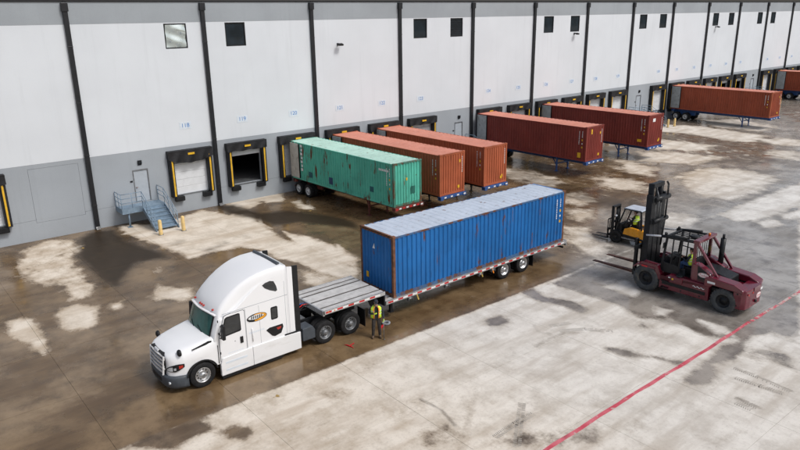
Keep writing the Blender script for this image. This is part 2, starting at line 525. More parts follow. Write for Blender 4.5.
_txt = {}
def text_mesh(s, size, depth=0.004, shear=0.0):
    """flat lettering in the XZ plane, facing -Y, centred on the origin"""
    key = (s, size, shear)
    if key in _txt:
        return _txt[key]
    cu_ = bpy.data.curves.new('lettering', 'FONT')
    cu_.body = s; cu_.size = size; cu_.align_x = 'CENTER'; cu_.align_y = 'CENTER'
    cu_.extrude = depth; cu_.shear = shear
    t = bpy.data.objects.new('lettering', cu_)
    COL.objects.link(t)
    dg = bpy.context.evaluated_depsgraph_get()
    me = bpy.data.meshes.new_from_object(t.evaluated_get(dg))
    bpy.data.objects.remove(t)
    me.transform(Matrix.Rotation(R(90), 4, 'X'))
    _txt[key] = me
    return me

def lettering(s, size, material, parent, loc, rz=0.0, shear=0.0, name='lettering'):
    me = text_mesh(s, size, shear=shear)
    if not me.materials:
        me.materials.append(material)
    return obj(name, me, parent, loc=loc, rot=(0, 0, rz))

# ================================================================== THE GROUND
ground = MB().add([(-400, -400, -0.06), (700, -400, -0.06), (700, 400, -0.06), (-400, 400, -0.06)], [(0, 1, 2, 3)]).build('ground', mat['soil'])
tag(ground, kind='structure')

# outlines of dry patches, puddles, oil and tyre marks (metres on the yard)
DRY = [
 (0.62, [(6, -3.5), (6.8, -1), (8.3, -0.2), (10, -1.2), (9.6, -3.4), (8.6, -5.8), (8.4, -8.9), (8.6, -10.4), (8, -11.8), (6.8, -11.7), (6.9, -9.4), (5.8, -7.8), (5.5, -5.1)]),
 (0.95, [(5.9, -12.8), (6.3, -12.2), (7.1, -12.2), (7.6, -13.2), (7.2, -14.8), (6.7, -15.4), (6, -15.1), (5.7, -14.3)]),
 (0.95, [(3.9, -12.2), (4.5, -12.1), (4.9, -12.8), (5, -14.6), (4.7, -16.5), (4.4, -16.8), (4.3, -16.3), (4.2, -15.2), (3.8, -13.8)]),
 (0.8, [(8, -13.6), (8.6, -13.3), (8.9, -13.2), (8.6, -13.9), (8, -14.3)]),
 (0.8, [(10, -13.6), (10.9, -12.4), (11.3, -13.2), (12, -13.9), (11.9, -15), (11.1, -15.5), (10.5, -14.7), (10, -14.5)]),
 (0.6, [(11.4, -9.9), (12, -9.7), (11.9, -10.6), (11.4, -10.7)]),
 (0.97, [(12.7, -0.2), (14.5, -1.3), (15.3, -2), (18.5, -0.3), (19.6, -3), (20.7, -3.6), (20.1, -6.6), (19.6, -10.4), (20.2, -12.2), (19.9, -15.9), (20.1, -17.3), (19.2, -18.5), (18.6, -18.3), (18.2, -16.4), (18.2, -14.4), (17.6, -13), (17.6, -11.1), (16.9, -9.7), (16, -9.6), (14.5, -9.5), (13.8, -9.6), (13.7, -8.3), (13.6, -7.5), (13.1, -5.3), (13, -3.9), (12.7, -2.5)]),
 (0.75, [(20.4, -8.9), (21.2, -10.7), (21.5, -14.1), (21.1, -16), (20.1, -17.3), (19.5, -15.5), (19.3, -12.6)]),
 (0.95, [(20.6, -0), (23.8, 0.2), (25.5, -0.1), (24, -2.3), (23, -1.1), (21.6, -2.3), (20.4, -2.4)]),
 (0.75, [(24.5, -2.8), (25.3, -2.8), (25.1, -5.2), (24.7, -6.2), (24, -4.9)]),
 (0.7, [(17.6, -15.4), (18.4, -17.2), (19.1, -18.7), (18.1, -20), (17.1, -19.1), (16.6, -17.5)]),
 (0.85, [(44.2, -6.3), (45.2, -8.3), (44.1, -9.9), (42.3, -9.7), (42.6, -8)]),
 (0.85, [(42.7, -10.1), (44.9, -10.2), (43.8, -12.6), (41.6, -12.3)]),
 (0.6, [(41, -15.2), (42.4, -15.6), (41.6, -17.7), (39.3, -17.8), (39.2, -16.6)]),
 (0.55, [(37.7, -17.7), (39.4, -18.6), (38.2, -20.2), (36.1, -20.2), (36.2, -19)]),
 (0.97, [(77.1, -1.9), (78.3, -6.3), (77.3, -14.1), (73.4, -14.6), (72.2, -13.4), (73.5, -7.6), (72, -4.2)]),
 (0.85, [(66.8, -7.3), (67.6, -9.8), (67.8, -13.1), (64.9, -13.3), (62.6, -10.4)]),
 (0.75, [(52.4, -18.1), (57.5, -17.6), (58.9, -20), (58, -23.3), (53.1, -24.2), (48.6, -24.1), (48.4, -22.3)]),
 (0.6, [(55.1, -10.7), (54.4, -14.7), (51.3, -16.1), (51.6, -13.2)]),
 (0.7, [(59.8, -9.9), (62.1, -12.8), (62.6, -16.5), (58.1, -15.9), (56.4, -12)]),
 (0.7, [(74.6, -14.9), (77.6, -16.1), (76.9, -17.9), (74, -19), (73, -16.6)]),
 (0.6, [(69.8, -17.9), (70.8, -20.3), (66.9, -21.8), (66.6, -19.7)]),
 (0.6, [(34.6, -19.7), (35.5, -21.4), (33, -24.9), (30.7, -25.5), (31.1, -23.1), (32.2, -21.6)]),
 (0.6, [(40.4, -21.9), (41.8, -22.2), (42.9, -24.1), (41.9, -25.4), (39.7, -25.2), (39.5, -23.2)]),
 (0.7, [(39.7, -11.9), (39.9, -14.2), (38.2, -16.4), (36.8, -16.2), (37.2, -13.6)]),
 (0.55, [(48.3, -13.3), (48.8, -16.7), (47, -18.6), (45.4, -17.1), (45.9, -14.9)]),
 (0.7, [(83.5, -3.6), (86.9, -7), (84.4, -12.3), (80.3, -12.4), (79.9, -7.9)])]
DRY2 = [
 (0.9, [(27.8, -27.7), (29.4, -27.9), (28.6, -29.2), (27.8, -29.3)]),
 (0.85, [(27.6, -30.6), (27.8, -31.4), (27, -31.6), (26.7, -31.2)]),
 (0.85, [(27.7, -32.7), (28, -33.8), (27.3, -34.5), (27, -33.8)]),
 (0.8, [(47.3, -28.1), (49.8, -28.4), (48, -29.1), (46.3, -28.8)]),
 (0.75, [(44.5, -27.7), (46.1, -28.3), (45.2, -29.3), (43.4, -28.8)]),
 (0.75, [(27.8, -35.1), (28.5, -35.4), (28.1, -36.8), (27.5, -37), (27.4, -36.1)]),
 (0.6, [(29, -35.2), (29.2, -36.3), (28.7, -36.5), (28.5, -35.6)])]
WET = [
 (0.8, [(25.3, -25.7), (31, -25.3), (37.3, -25.2), (44.5, -25), (43.7, -26.8), (45.8, -27.7), (51.1, -27.9), (28.5, -36.6), (28.5, -35.4), (27.8, -35.1), (26.8, -35.1), (27, -34.7), (26.3, -33.5), (26.8, -31.9), (25.9, -30.9), (26.4, -29.4), (26.3, -28.5), (26.2, -26.2), (26.2, -24.6), (29.9, -24.7)]),
 (0.8, [(24.1, -25), (25.2, -25.4), (24.7, -26.6), (25.2, -27.9), (25, -28.9), (24.3, -28.9), (24.3, -27.7), (24, -26.8), (24, -25.5)]),
 (0.85, [(20.5, -26.5), (20.9, -26.4), (21.4, -26.6), (21.4, -27.1), (21.2, -27.4), (20.6, -27.3), (20.3, -27)]),
 (0.8, [(22.2, -31.4), (22.9, -32.1), (23.1, -32.9), (23.4, -33.8), (23.7, -34.3), (23.2, -34.3), (23, -33.4), (22.1, -32.4)]),
 (0.85, [(26.1, -34.5), (27.3, -34.9), (26.4, -35.4), (25.4, -35.4), (24.5, -35.3), (24.3, -35), (23.9, -35.5), (22.8, -35.8), (22.1, -35.3), (22.3, -34.9), (23.3, -34.8), (24.4, -34.7)]),
 (0.85, [(4.8, -25.4), (7.7, -25), (8.3, -24.8), (8.4, -25.3), (7.5, -25.7), (7.6, -26.4), (6.7, -26.4), (6.2, -26.7)]),
 (0.75, [(7.4, -26.5), (8, -26.5), (8.7, -26.9), (8.6, -27.5), (8, -27.7), (7.6, -27.2)]),
 (0.5, [(13.3, -32.7), (14.6, -32.8), (15.8, -33.5), (16.8, -34), (17.7, -34.7), (16.5, -35.5)]),
 (0.5, [(26.7, -35), (27.5, -36.2), (27.2, -37.1), (26, -37.6), (25.9, -36.5), (25.6, -35.7)]),
 (0.35, [(20.8, -34.1), (21.8, -34.5), (21.7, -35.1), (20.8, -34.9)]),
 (0.35, [(13.3, -28.9), (14.3, -29.4), (14.2, -30.4), (13.1, -30.5), (12.7, -29.7)]),
 (0.4, [(10.9, -26.4), (12.6, -27), (13, -28), (11.4, -27.6)]),
 (0.35, [(12.6, -26.1), (15.4, -25.7), (15.6, -26.5), (13.2, -27)]),
 (0.45, [(12.6, -30.8), (13.9, -31.1), (13.7, -32.5), (13.3, -32.7), (12.1, -31.7)]),
 (0.4, [(17.5, -34.6), (19, -35.2), (18.5, -35.8), (17, -35.3)]),
 (0.5, [(25.9, -30.9), (25.6, -31.6), (25.5, -32.1), (25, -31.9), (25, -31.2)]),
 (0.35, [(19.2, -37.2), (21, -37.6), (21.1, -38.2), (19.2, -37.8)])]
DARK = [
 (0.55, [(13.8, -5.9), (14.9, -5.9), (15.4, -6.1), (14.3, -7.2), (13.6, -7)]),
 (0.5, [(18.1, -7.4), (19, -7.7), (18.5, -8.9), (17.7, -8.6)]),
 (0.55, [(14.7, -8.4), (16.8, -7.9), (17.2, -8.7), (15.4, -9.6), (14.4, -9.6)]),
 (0.95, [(10, -1.2), (11.3, -0.2), (12.5, -1), (12.3, -3.8), (13.1, -7.6), (13, -8.9), (11.4, -8.3), (9.1, -11.7), (8.8, -11.1), (8.7, -9.6), (8.7, -8), (8.8, -5.1)]),
 (0.95, [(19.6, 0.2), (21.1, -0.5), (21.5, -4), (23.3, -4.7), (24.8, -7.7), (25.3, -10.4), (24.3, -11.8), (23.3, -9.8), (22.2, -7.9), (20.5, -7.2), (20.2, -4.9), (19.5, -2.2)]),
 (0.5, [(9.8, -6.4), (10.4, -6.5), (9.4, -11.1), (8.9, -11.5)]),
 (0.55, [(42.4, -6.2), (44.5, -7.7), (44.7, -11.9), (43.7, -16.4), (42.7, -20.5), (40.9, -21.6), (40.1, -18.1), (40.4, -13.3), (40.5, -9)]),
 (0.6, [(35.7, -24.8), (35.5, -25.9), (32.7, -27.3), (33.3, -26.3)]),
 (0.5, [(61.8, -15.7), (63, -18.1), (65.1, -20.1), (63.2, -20.7), (62.2, -19.8), (61.6, -17.4)]),
 (0.6, [(26.9, -31.3), (27.2, -32.6), (27.2, -34.6), (26.7, -34.4), (26.3, -33.1), (26, -31.5)]),
 (0.4, [(5.8, -19.7), (6.9, -22.1), (6, -22.7), (5, -21.4), (4.4, -19.4)]),
 (0.4, [(4.1, -14.1), (5.9, -16.9), (7.3, -17.5), (7.3, -18.9), (4.9, -17.7)]),
 (0.55, [(40.5, -9), (52.1, -1.1), (53, -5.5), (50.2, -11.9), (45.8, -13), (44, -10.3)]),
 (0.5, [(84, 2.2), (86.8, -4.5), (85.4, -10.1), (81.2, -10.3), (79.6, -4.4)]),
 (0.6, [(42.8, -18.8), (45.1, -19), (41.2, -22.6), (38.4, -23.1), (39.7, -21.2)]),
 (0.4, [(24.6, -4), (26.8, -6), (27.8, -10.5), (30.4, -11.8), (25.3, -10.4), (23.9, -6.5)]),
 (0.35, [(8.1, -24), (10.4, -24.2), (13.4, -24.6), (15.9, -24.7), (14.9, -25.3), (11.4, -25.5), (9.1, -25.2)])]
STROKES = [
 (0.35, 0.35, [(13, -32.6), (13.9, -31.9), (15.1, -31), (16.1, -30.3)]),
 (0.28, 0.4, [(14.4, -32.8), (15.4, -32.7), (16.3, -32.7)]),
 (0.35, 0.45, [(14.6, -33.6), (15.5, -32.9), (16.5, -32.1)]),
 (0.3, 0.4, [(20.2, -29.6), (21.3, -29.5), (22.2, -29.6), (23.5, -30.5)]),
 (0.3, 0.5, [(21.8, -28.2), (21.4, -28.8), (21.6, -29.2)]),
 (0.25, 0.5, [(24.6, -35.8), (24.6, -36.7), (24.5, -37.9)]),
 (0.25, 0.4, [(23.9, -36.1), (24, -37), (24.1, -37.7)]),
 (0.25, 0.5, [(22.6, -36.8), (22.5, -37.6)]),
 (0.3, 0.4, [(5.4, -12), (6.9, -11.4), (8.7, -11.7), (10.6, -12), (12.9, -13.1)]),
 (0.3, 0.4, [(6.5, -13.8), (8.1, -13), (9.8, -12.7), (11.7, -13.3)]),
 (0.25, 0.4, [(27.4, -35.7), (27.1, -36.8), (27, -37.2)]),
 (0.25, 0.35, [(3.2, -20.4), (3.9, -21), (4.5, -21.4)]),
 (0.25, 0.3, [(3, -19.1), (3.9, -19.6)]),
 (0.3, 0.3, [(7, -15.9), (7.2, -16.6), (7.8, -16.7), (7.4, -18.2), (6.8, -18.9)]),
 (0.3, 0.45, [(6.2, -16.2), (6.4, -16.7)]),
 (0.3, 0.35, [(7.3, -27), (9.2, -27.9), (10.7, -28.6)]),
 (0.4, 0.3, [(11, -27.5), (12.4, -28), (14.4, -29)]),
 (0.2, 0.3, [(5, -25.6), (6.4, -26.4), (7.9, -27.6)]),
 (0.3, 0.3, [(21.6, -31.8), (22, -34.2), (21.5, -36), (20.2, -38)]),
 (0.3, 0.25, [(19.9, -34.6), (20, -36.4), (19.2, -37.8)]),
 (0.2, 0.7, [(14, -29.5), (14.1, -30.5), (13.8, -31.5)]),
 (0.5, 0.25, [(25.2, -27.6), (25.1, -30.4), (25.7, -32.9), (26.1, -34.5)]),
 (0.4, 0.3, [(24.8, -31.6), (25.2, -33.7)]),
 (0.4, 0.35, [(56.4, -17.8), (55.2, -21.7), (56.9, -24.2)]),
 (0.4, 0.35, [(49, -18.3), (49.5, -22.9), (49.3, -26.6)])]

def poly_soft(px, py, poly, soft):
    p = np.array(poly, float)
    q = np.roll(p, -1, axis=0)
    lo, hi = p.min(0) - soft * 2, p.max(0) + soft * 2
    out = np.zeros_like(px)
    sel = (px > lo[0]) & (px < hi[0]) & (py > lo[1]) & (py < hi[1])
    if not sel.any():
        return out
    x, y = px[sel], py[sel]
    dmin = np.full(x.shape, 1e9)
    ins = np.zeros(x.shape, bool)
    for (ax, ay), (bx, by) in zip(p, q):
        ex, ey = bx - ax, by - ay
        L2 = ex * ex + ey * ey + 1e-9
        t = np.clip(((x - ax) * ex + (y - ay) * ey) / L2, 0, 1)
        dmin = np.minimum(dmin, np.hypot(x - ax - t * ex, y - ay - t * ey))
        cond = ((ay > y) != (by > y))
        xi = ax + (y - ay) * ex / (ey if abs(ey) > 1e-9 else 1e-9)
        ins ^= cond & (x < xi)
    sdv = np.where(ins, dmin, -dmin)
    out[sel] = np.clip(0.5 + sdv / (2 * soft), 0, 1)
    return out

def stroke(px, py, pts, w):
    out = np.zeros_like(px)
    p = np.array(pts, float)
    lo, hi = p.min(0) - w * 3, p.max(0) + w * 3
    sel = (px > lo[0]) & (px < hi[0]) & (py > lo[1]) & (py < hi[1])
    if not sel.any():
        return out
    x, y = px[sel], py[sel]
    d = np.full(x.shape, 1e9)
    for (ax, ay), (bx, by) in zip(p[:-1], p[1:]):
        ex, ey = bx - ax, by - ay
        t = np.clip(((x - ax) * ex + (y - ay) * ey) / (ex * ex + ey * ey + 1e-9), 0, 1)
        d = np.minimum(d, np.hypot(x - ax - t * ex, y - ay - t * ey))
    out[sel] = np.clip(1.25 - d / w, 0, 1)
    return out

_ra = random.Random(5)
ARCS, DRIPS = [], []
for _ in range(34):
    cx_, cy_, r_ = _ra.uniform(0, 60), _ra.uniform(-55, 0), _ra.uniform(7, 22)
    a0 = _ra.uniform(-3.0, 2.2)
    a1 = min(3.1, a0 + _ra.uniform(0.4, 1.1))
    s_ = _ra.uniform(0.12, 0.34)
    ARCS.append((cx_, cy_, r_, a0, a1, 0.16, s_))
    ARCS.append((cx_, cy_, r_ + 2.0, a0 + 0.05, a1 + 0.04, 0.16, s_ * 0.8))
for _ in range(45):
    DRIPS.append((_ra.uniform(2, 60), _ra.uniform(-42, -2), _ra.choice((0.12, 0.18, 0.3, 0.45)), _ra.uniform(0.12, 0.34)))
JX, JY, SP = 9.0, -25.4, 4.33            # slab joints seen in the yard
def stains(px, py):
    edge = np.clip((py - JY) / 0.3 + 0.5, 0, 1)       # the wet apron ends along this joint
    wet = 0.90 * edge + (1 - edge) * np.clip(0.10 + 0.10 * np.clip((22 - px) / 10, 0, 1), 0, 1)
    far = np.clip((px - 26) / 20, 0, 1) * np.clip((-3.0 - py) / 3, 0.3, 1)
    wet = wet - 0.25 * far * edge
    dry = np.zeros_like(px)
    for s_, p in DRY:
        soft = 0.5 if p[0][0] < 30 else 0.9
        dry = np.maximum(dry, s_ * poly_soft(px, py, p, soft))
    wet = wet * (1 - dry * edge)
    for s_, p in WET:
        wet = np.maximum(wet, s_ * poly_soft(px, py, p, 0.35) * (1 - edge) + wet * edge)
    for s_, p in DRY2:
        wet = wet * (1 - s_ * poly_soft(px, py, p, 0.3))
    dark = np.zeros_like(px)
    for s_, p in DARK:
        dark = np.maximum(dark, s_ * poly_soft(px, py, p, 0.7))
    for w_, s_, p in STROKES:
        dark = np.maximum(dark, 0.8 * s_ * stroke(px, py, p, w_ * 0.7))
        wet = np.maximum(wet, 0.3 * stroke(px, py, p, w_ * 0.8) * (s_ > 0.3))
    # sweeping tyre tracks and drips left by years of turning trucks
    for cx_, cy_, r_, a0, a1, w_, s_ in ARCS:
        m_ = np.abs(np.hypot(px - cx_, py - cy_) - r_)
        an = np.arctan2(py - cy_, px - cx_)
        t_ = np.clip((an - a0) / (a1 - a0), 0, 1)
        fade = np.clip(np.minimum(t_, 1 - t_) * 6, 0, 1) * ((an > a0) & (an < a1))
        k_ = np.clip(1.2 - m_ / w_, 0, 1) * fade * s_
        dark = np.maximum(dark, k_ * (1 - edge))
        wet = wet + 0.35 * k_ * (1 - edge) - 0.9 * k_ * edge
    for cx_, cy_, r_, s_ in DRIPS:
        k_ = np.clip(1.3 - np.hypot(px - cx_, (py - cy_) * 1.3) / r_, 0, 1) * s_
        dark = np.maximum(dark, k_)
    # muddy brown by the docks and truck, painted sky-reflection grey towards the open yard
    mud = np.clip(1.0 - (px - 11) / 14, 0.42, 0.9) * np.clip(1 - (px - 26) / 6, 0.2, 1)
    mud = np.maximum(mud, np.clip((py + 25.9) / (0.6 + 7 * np.clip((px - 27) / 12, 0, 1)), 0, 1) * np.clip(1.15 - (px - 40) / 70, 0.45, 1))
    return wet, dark, mud

def stain_attrs(me):
    n = len(me.vertices)
    co = np.empty(n * 3)
    me.vertices.foreach_get('co', co)
    co = co.reshape(-1, 3)
    for nm, arr in zip(('wet', 'dark', 'mud'), stains(co[:, 0], co[:, 1])):
        a = me.attributes.new(nm, 'FLOAT', 'POINT')
        a.data.foreach_set('value', arr.astype(np.float32))

def sheet(x0, x1, y0, y1, step, z=0.0, skirt=0.0):
    nx, ny = max(1, int(math.ceil((x1 - x0) / step))), max(1, int(math.ceil((y1 - y0) / step)))
    xs, ys = np.linspace(x0, x1, nx + 1), np.linspace(y0, y1, ny + 1)
    v = [(x, y, z) for y in ys for x in xs]
    W_ = nx + 1
    f = [(j * W_ + i, j * W_ + i + 1, (j + 1) * W_ + i + 1, (j + 1) * W_ + i) for j in range(ny) for i in range(nx)]
    if skirt:
        o = len(v)
        v += [(x0, y0, z - skirt), (x1, y0, z - skirt), (x1, y1, z - skirt), (x0, y1, z - skirt)]
        c = [0, nx, (ny + 1) * W_ - 1, ny * W_]
        bot = list(range(0, nx + 1)); top = [ny * W_ + i for i in range(nx + 1)]
        lef = [j * W_ for j in range(ny + 1)]; rig = [j * W_ + nx for j in range(ny + 1)]
        f += [tuple(reversed(bot)) + (o, o + 1), tuple(top) + (o + 2, o + 3), tuple(lef) + (o + 3, o), tuple(reversed(rig)) + (o + 1, o + 2)]
    return v, f

XA, XB = JX - 3 * SP, JX + 16 * SP
YA = JY - 4 * SP
yard_mb = MB()
for (x0, x1, y0, y1, st) in ((XB, 190, -60, 0, 0.7), (-40, XA, -60, 0, 3.0), (XA, XB, -60, YA, 3.0)):
    v, f = sheet(x0, x1, y0, y1, st)
    yard_mb.add(v, f)
yard = yard_mb.build('yard', mat['yard'])
stain_attrs(yard.data)
tag(yard, kind='structure')
ycuts = [JY + k * SP for k in range(-4, 6)] + [0.0]
GAP = 0.0045
for i in range(19):
    for j in range(len(ycuts) - 1):
        x0, x1 = XA + i * SP, XA + (i + 1) * SP
        y0, y1 = ycuts[j], ycuts[j + 1]
        near = x0 < 36 and y0 < -20
        mid = x0 < 36
        v, f = sheet(x0 + GAP, x1 - GAP, y0 + GAP, y1 - GAP if y1 < 0 else y1 + 0.02, 0.11 if near else (0.2 if mid else 0.4), random.uniform(-0.002, 0.002), 0.05)
        sl = MB().add(v, f).build('slab', mat['yard'], yard)
        stain_attrs(sl.data)

lm = MB()
lw = 0.075
x = 14.4
while x < 40.0:
    L_ = random.uniform(0.25, 0.6)
    y0, y1 = (-34.29 + 0.02 * math.sin(q * 0.7) + 0.012 * math.sin(q * 2.9) for q in (x, x + L_))
    wa, wb_ = lw, random.uniform(0.062, 0.085)
    lw = wb_
    lm.add([(x, y0 - wa, 0.006), (x + L_, y1 - wb_, 0.006), (x + L_, y1 + wb_, 0.006), (x, y0 + wa, 0.006)], [(0, 1, 2, 3)])
    x += L_ + (0.0 if x < 27.5 else random.choice((0.0, 0.0, 0.12)))
red_line = lm.build('red_line', mat['red_line'])
tag(red_line, 'worn red painted line across the pale concrete yard', None, None, 'structure')

# prints of lugged tyres: rows of thin dried-mud bars
TRACKS = [[(14.35, -32.8), (15.4, -32.73), (16.32, -32.74)], [(14.48, -33.62), (15.46, -32.86), (16.56, -32.04)], [(24.65, -35.75), (24.6, -36.71), (24.46, -37.89)], [(23.93, -36.13), (24.02, -36.96), (24.11, -37.76)], [(22.56, -36.78), (22.49, -37.57)], [(22.23, -36.93), (22.21, -37.49)], [(22.17, -29.35), (23.15, -29.94), (23.86, -30.82)], [(22.24, -28.75), (23.15, -29.14)]]
tt = MB()
rt = random.Random(9)
for p_ in TRACKS:
    for (ax, ay), (bx, by) in zip(p_[:-1], p_[1:]):
        L_ = math.hypot(bx - ax, by - ay)
        ux, uy = (bx - ax) / L_, (by - ay) / L_
        d_ = 0.0
        while d_ < L_:
            for side in (-1, 1):
                if rt.random() < 0.06:
                    continue
                cx_, cy_ = ax + ux * d_, ay + uy * d_
                w_, h_ = rt.uniform(0.10, 0.13), rt.uniform(0.014, 0.02)
                ox, oy = -uy * side * 0.075, ux * side * 0.075
                vx, vy = -uy * w_ / 2 + ux * side * 0.02, ux * w_ / 2 + uy * side * 0.02
                q = [(cx_ + ox - vx - ux * h_, cy_ + oy - vy - uy * h_, 0.0055), (cx_ + ox + vx - ux * h_, cy_ + oy + vy - uy * h_, 0.0055), (cx_ + ox + vx + ux * h_, cy_ + oy + vy + uy * h_, 0.0055), (cx_ + ox - vx + ux * h_, cy_ + oy - vy + uy * h_, 0.0055)]
                tt.add(q, [(0, 1, 2, 3)])
            d_ += 0.075
tt.fix = True
tracks = tt.build('tyre_prints', MT('dried_mud', (0.36, 0.33, 0.29), 0.9, 0, 0.3, 3, world_space=True))
tag(tracks, 'dashed dark tyre tread prints across the concrete yard', 'tyre prints', None, 'stuff')

# ================================================================== THE WAREHOUSE
DK = lambda k: 18.22 + 4.325 * k          # centre of dock position k
PX0, PSP = 11.52, 8.66                    # downspouts over the panel joints
MAN = {-1: 14.75, 6: 44.55, 13: 74.83, 20: 104.95}
ZP, ZB, ZW, ZT = 1.30, 4.765, 12.92, 14.22
warehouse = thing('warehouse', 'long white and grey tilt-up concrete warehouse with a row of loading docks', 'warehouse', (0, 0, 0))

def wall_cells(mb, x0, x1, z0, z1, holes, yf=0.0, yb=0.28):
    """upright slab with rectangular openings (xa, xb, za, zb)"""
    xs = sorted({x0, x1, *[h[0] for h in holes], *[h[1] for h in holes]})
    zs = sorted({z0, z1, *[h[2] for h in holes], *[h[3] for h in holes]})
    def hole(xa, xb, za, zb):
        xm, zm = (xa + xb) / 2, (za + zb) / 2
        return any(h[0] < xm < h[1] and h[2] < zm < h[3] for h in holes)
    for xa, xb in zip(xs[:-1], xs[1:]):
        for za, zb in zip(zs[:-1], zs[1:]):
            if hole(xa, xb, za, zb):
                mb.add([(xa, yf, za), (xb, yf, za), (xb, yf, zb), (xa, yf, zb), (xa, yb, za), (xb, yb, za), (xb, yb, zb), (xa, yb, zb)],
                       [(0, 4, 5, 1), (1, 5, 6, 2), (2, 6, 7, 3), (3, 7, 4, 0)])
            else:
                mb.add([(xa, yf, za), (xb, yf, za), (xb, yf, zb), (xa, yf, zb)], [(0, 1, 2, 3)])
                mb.add([(xa, yb, za), (xb, yb, za), (xb, yb, zb), (xa, yb, zb)], [(3, 2, 1, 0)])
    mb.add([(x0, yf, z0), (x1, yf, z0), (x1, yb, z0), (x0, yb, z0), (x0, yf, z1), (x1, yf, z1), (x1, yb, z1), (x0, yb, z1)],
           [(3, 2, 1, 0), (4, 5, 6, 7), (0, 4, 7, 3), (1, 2, 6, 5)])

DOCKS = [k for k in range(-3, 30) if k not in (-2, -1, 6, 13, 20, 27)]
WINDOWS = [0, 1, 5, 6, 9, 10, 13, 14, 17, 18, 20, 21]
KO = (8.05, 10.93, 1.12, 4.49)            # knock-out panel left of the first stair
NB = 15
for b in range(-2, NB):
    x0, x1 = PX0 + PSP * b + 0.006, PX0 + PSP * (b + 1) - 0.006
    def inside(xa, xb):
        return xa > x0 and xb < x1
    lowh = [(DK(k) - 1.24, DK(k) + 1.24, ZP + 0.02, 3.95) for k in DOCKS if inside(DK(k) - 1.24, DK(k) + 1.24)]
    lowh += [(mx - 0.52, mx + 0.52, ZP + 0.02, 3.52) for mx in MAN.values() if inside(mx - 0.6, mx + 0.6)]
    pm = MB(); wall_cells(pm, x0, x1, -0.05, ZP - 0.008, [], -0.004)
    bmh = MB(); wall_cells(bm_ := bmh, x0, x1, ZP + 0.004, ZB, lowh)
    plinth_h = []
    if b == -1:                               # room for the knock-out panel
        pm = MB(); wall_cells(pm, x0, x1, -0.05, ZP - 0.008, [(KO[0] - .012, KO[1] + .012, KO[2] - .012, ZP - 0.008)], -0.004)
        bmh = MB(); wall_cells(bmh, x0, x1, ZP + 0.004, ZB, lowh + [(KO[0] - .012, KO[1] + .012, ZP + 0.004, KO[3] + .012)])
        MB().box(KO[0], KO[1], -0.002, 0.27, KO[2], KO[3]).build('knockout_panel', mat['wall_grey'], warehouse)
    pm.build('plinth_panel', mat['wall_grey'], warehouse)
    bmh.build('base_panel', mat['wall_grey'], warehouse)
    winh = [(DK(k) - 0.77, DK(k) + 0.77, 11.25, 12.86) for k in WINDOWS if inside(DK(k) - 0.8, DK(k) + 0.8)]
    um = MB(); wall_cells(um, x0, x1, ZB + 0.003, ZW, winh, -0.006)
    um.build('white_panel', mat['wall_white'], warehouse)
    tm = MB(); wall_cells(tm, x0, x1, ZW + 0.003, ZT, [], -0.012)
    tm.build('parapet_panel', mat['wall_band'], warehouse)
    cp = MB().box(x0, x1, -0.07, 0.36, ZT, ZT + 0.1)
    cp.build('coping', mat['black_trim'], warehouse)
    # downspout over the joint at the left of this panel
    if b >= 0:
        xd = PX0 + PSP * b
        dm = MB().box(xd - 0.14, xd + 0.14, -0.20, -0.014, 0.16, ZT - 0.05)
        dm.box(xd - 0.19, xd + 0.19, -0.26, -0.015, ZT - 0.55, ZT - 0.06)
        for zz in (1.6, 4.9, 8.2, 11.6):
            dm.box(xd - 0.155, xd + 0.155, -0.215, -0.016, zz, zz + 0.05)
        dm.prism([(-0.20, 0.20), (-0.015, 0.20), (-0.05, 0.02), (-0.34, 0.02)], 'x', xd - 0.142, xd + 0.142)
        dm.build('downspout', mat['spout'], warehouse, 0.012)
for k in WINDOWS:
    xw = DK(k)
    fr = MB()
    for (a, b_, c, d) in ((-0.77, -0.69, 11.25, 12.86), (0.69, 0.77, 11.25, 12.86), (-0.69, 0.69, 11.25, 11.33), (-0.69, 0.69, 12.78, 12.86)):
        fr.box(xw + a, xw + b_, 0.03, 0.12, c, d)
    w_ = fr.build('window', mat['black_trim'], warehouse)
    if k == 6:                              # louvred opening
        for q in range(12):
            MB().prism([(0.04, 11.34 + q * 0.12), (0.11, 11.40 + q * 0.12), (0.11, 11.415 + q * 0.12), (0.04, 11.355 + q * 0.12)], 'x', xw - 0.69, xw + 0.69).build('louvre_blade', mat['black'], w_)
    if k == 0:                              # sheeted with crinkled foil film
        nx, nz = 14, 14
        g_ = MB()
        vv = [(xw - 0.69 + 1.38 * i / nx, 0.02 + 0.06 * math.sin(i * 0.42 + j * 0.33) * math.cos(j * 0.45 - i * 0.15), 11.33 + 1.45 * j / nz) for j in range(nz + 1) for i in range(nx + 1)]
        g_.add(vv, [(j * (nx + 1) + i, j * (nx + 1) + i + 1, (j + 1) * (nx + 1) + i + 1, (j + 1) * (nx + 1) + i) for j in range(nz) for i in range(nx)], 0, True)
        g_.build('foil_sheet', mat['foil'], w_)
    else:
        MB().box(xw - 0.69, xw + 0.69, 0.07, 0.09, 11.33, 12.78).build('pane', mat['window_blue'], w_)
shell = MB()
XL, XR = PX0 - 2 * PSP, PX0 + NB * PSP
shell.box(XL, XR, 0.30, 34, -0.05, ZP - 0.01)
shell.box(XL, XR, 34, 34.3, -0.05, ZT - 0.3)
shell.box(XL - 0.3, XL, 0.0, 34.3, -0.05, ZT - 0.3)
shell.box(XR, XR + 0.3, 0.0, 34.3, -0.05, ZT - 0.3)
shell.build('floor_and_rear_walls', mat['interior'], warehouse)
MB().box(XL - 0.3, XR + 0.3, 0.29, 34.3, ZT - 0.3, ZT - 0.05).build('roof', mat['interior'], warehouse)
MB().box(XL, XR, 13, 13.2, ZP, 9).build('inner_wall', mat['interior'], warehouse)

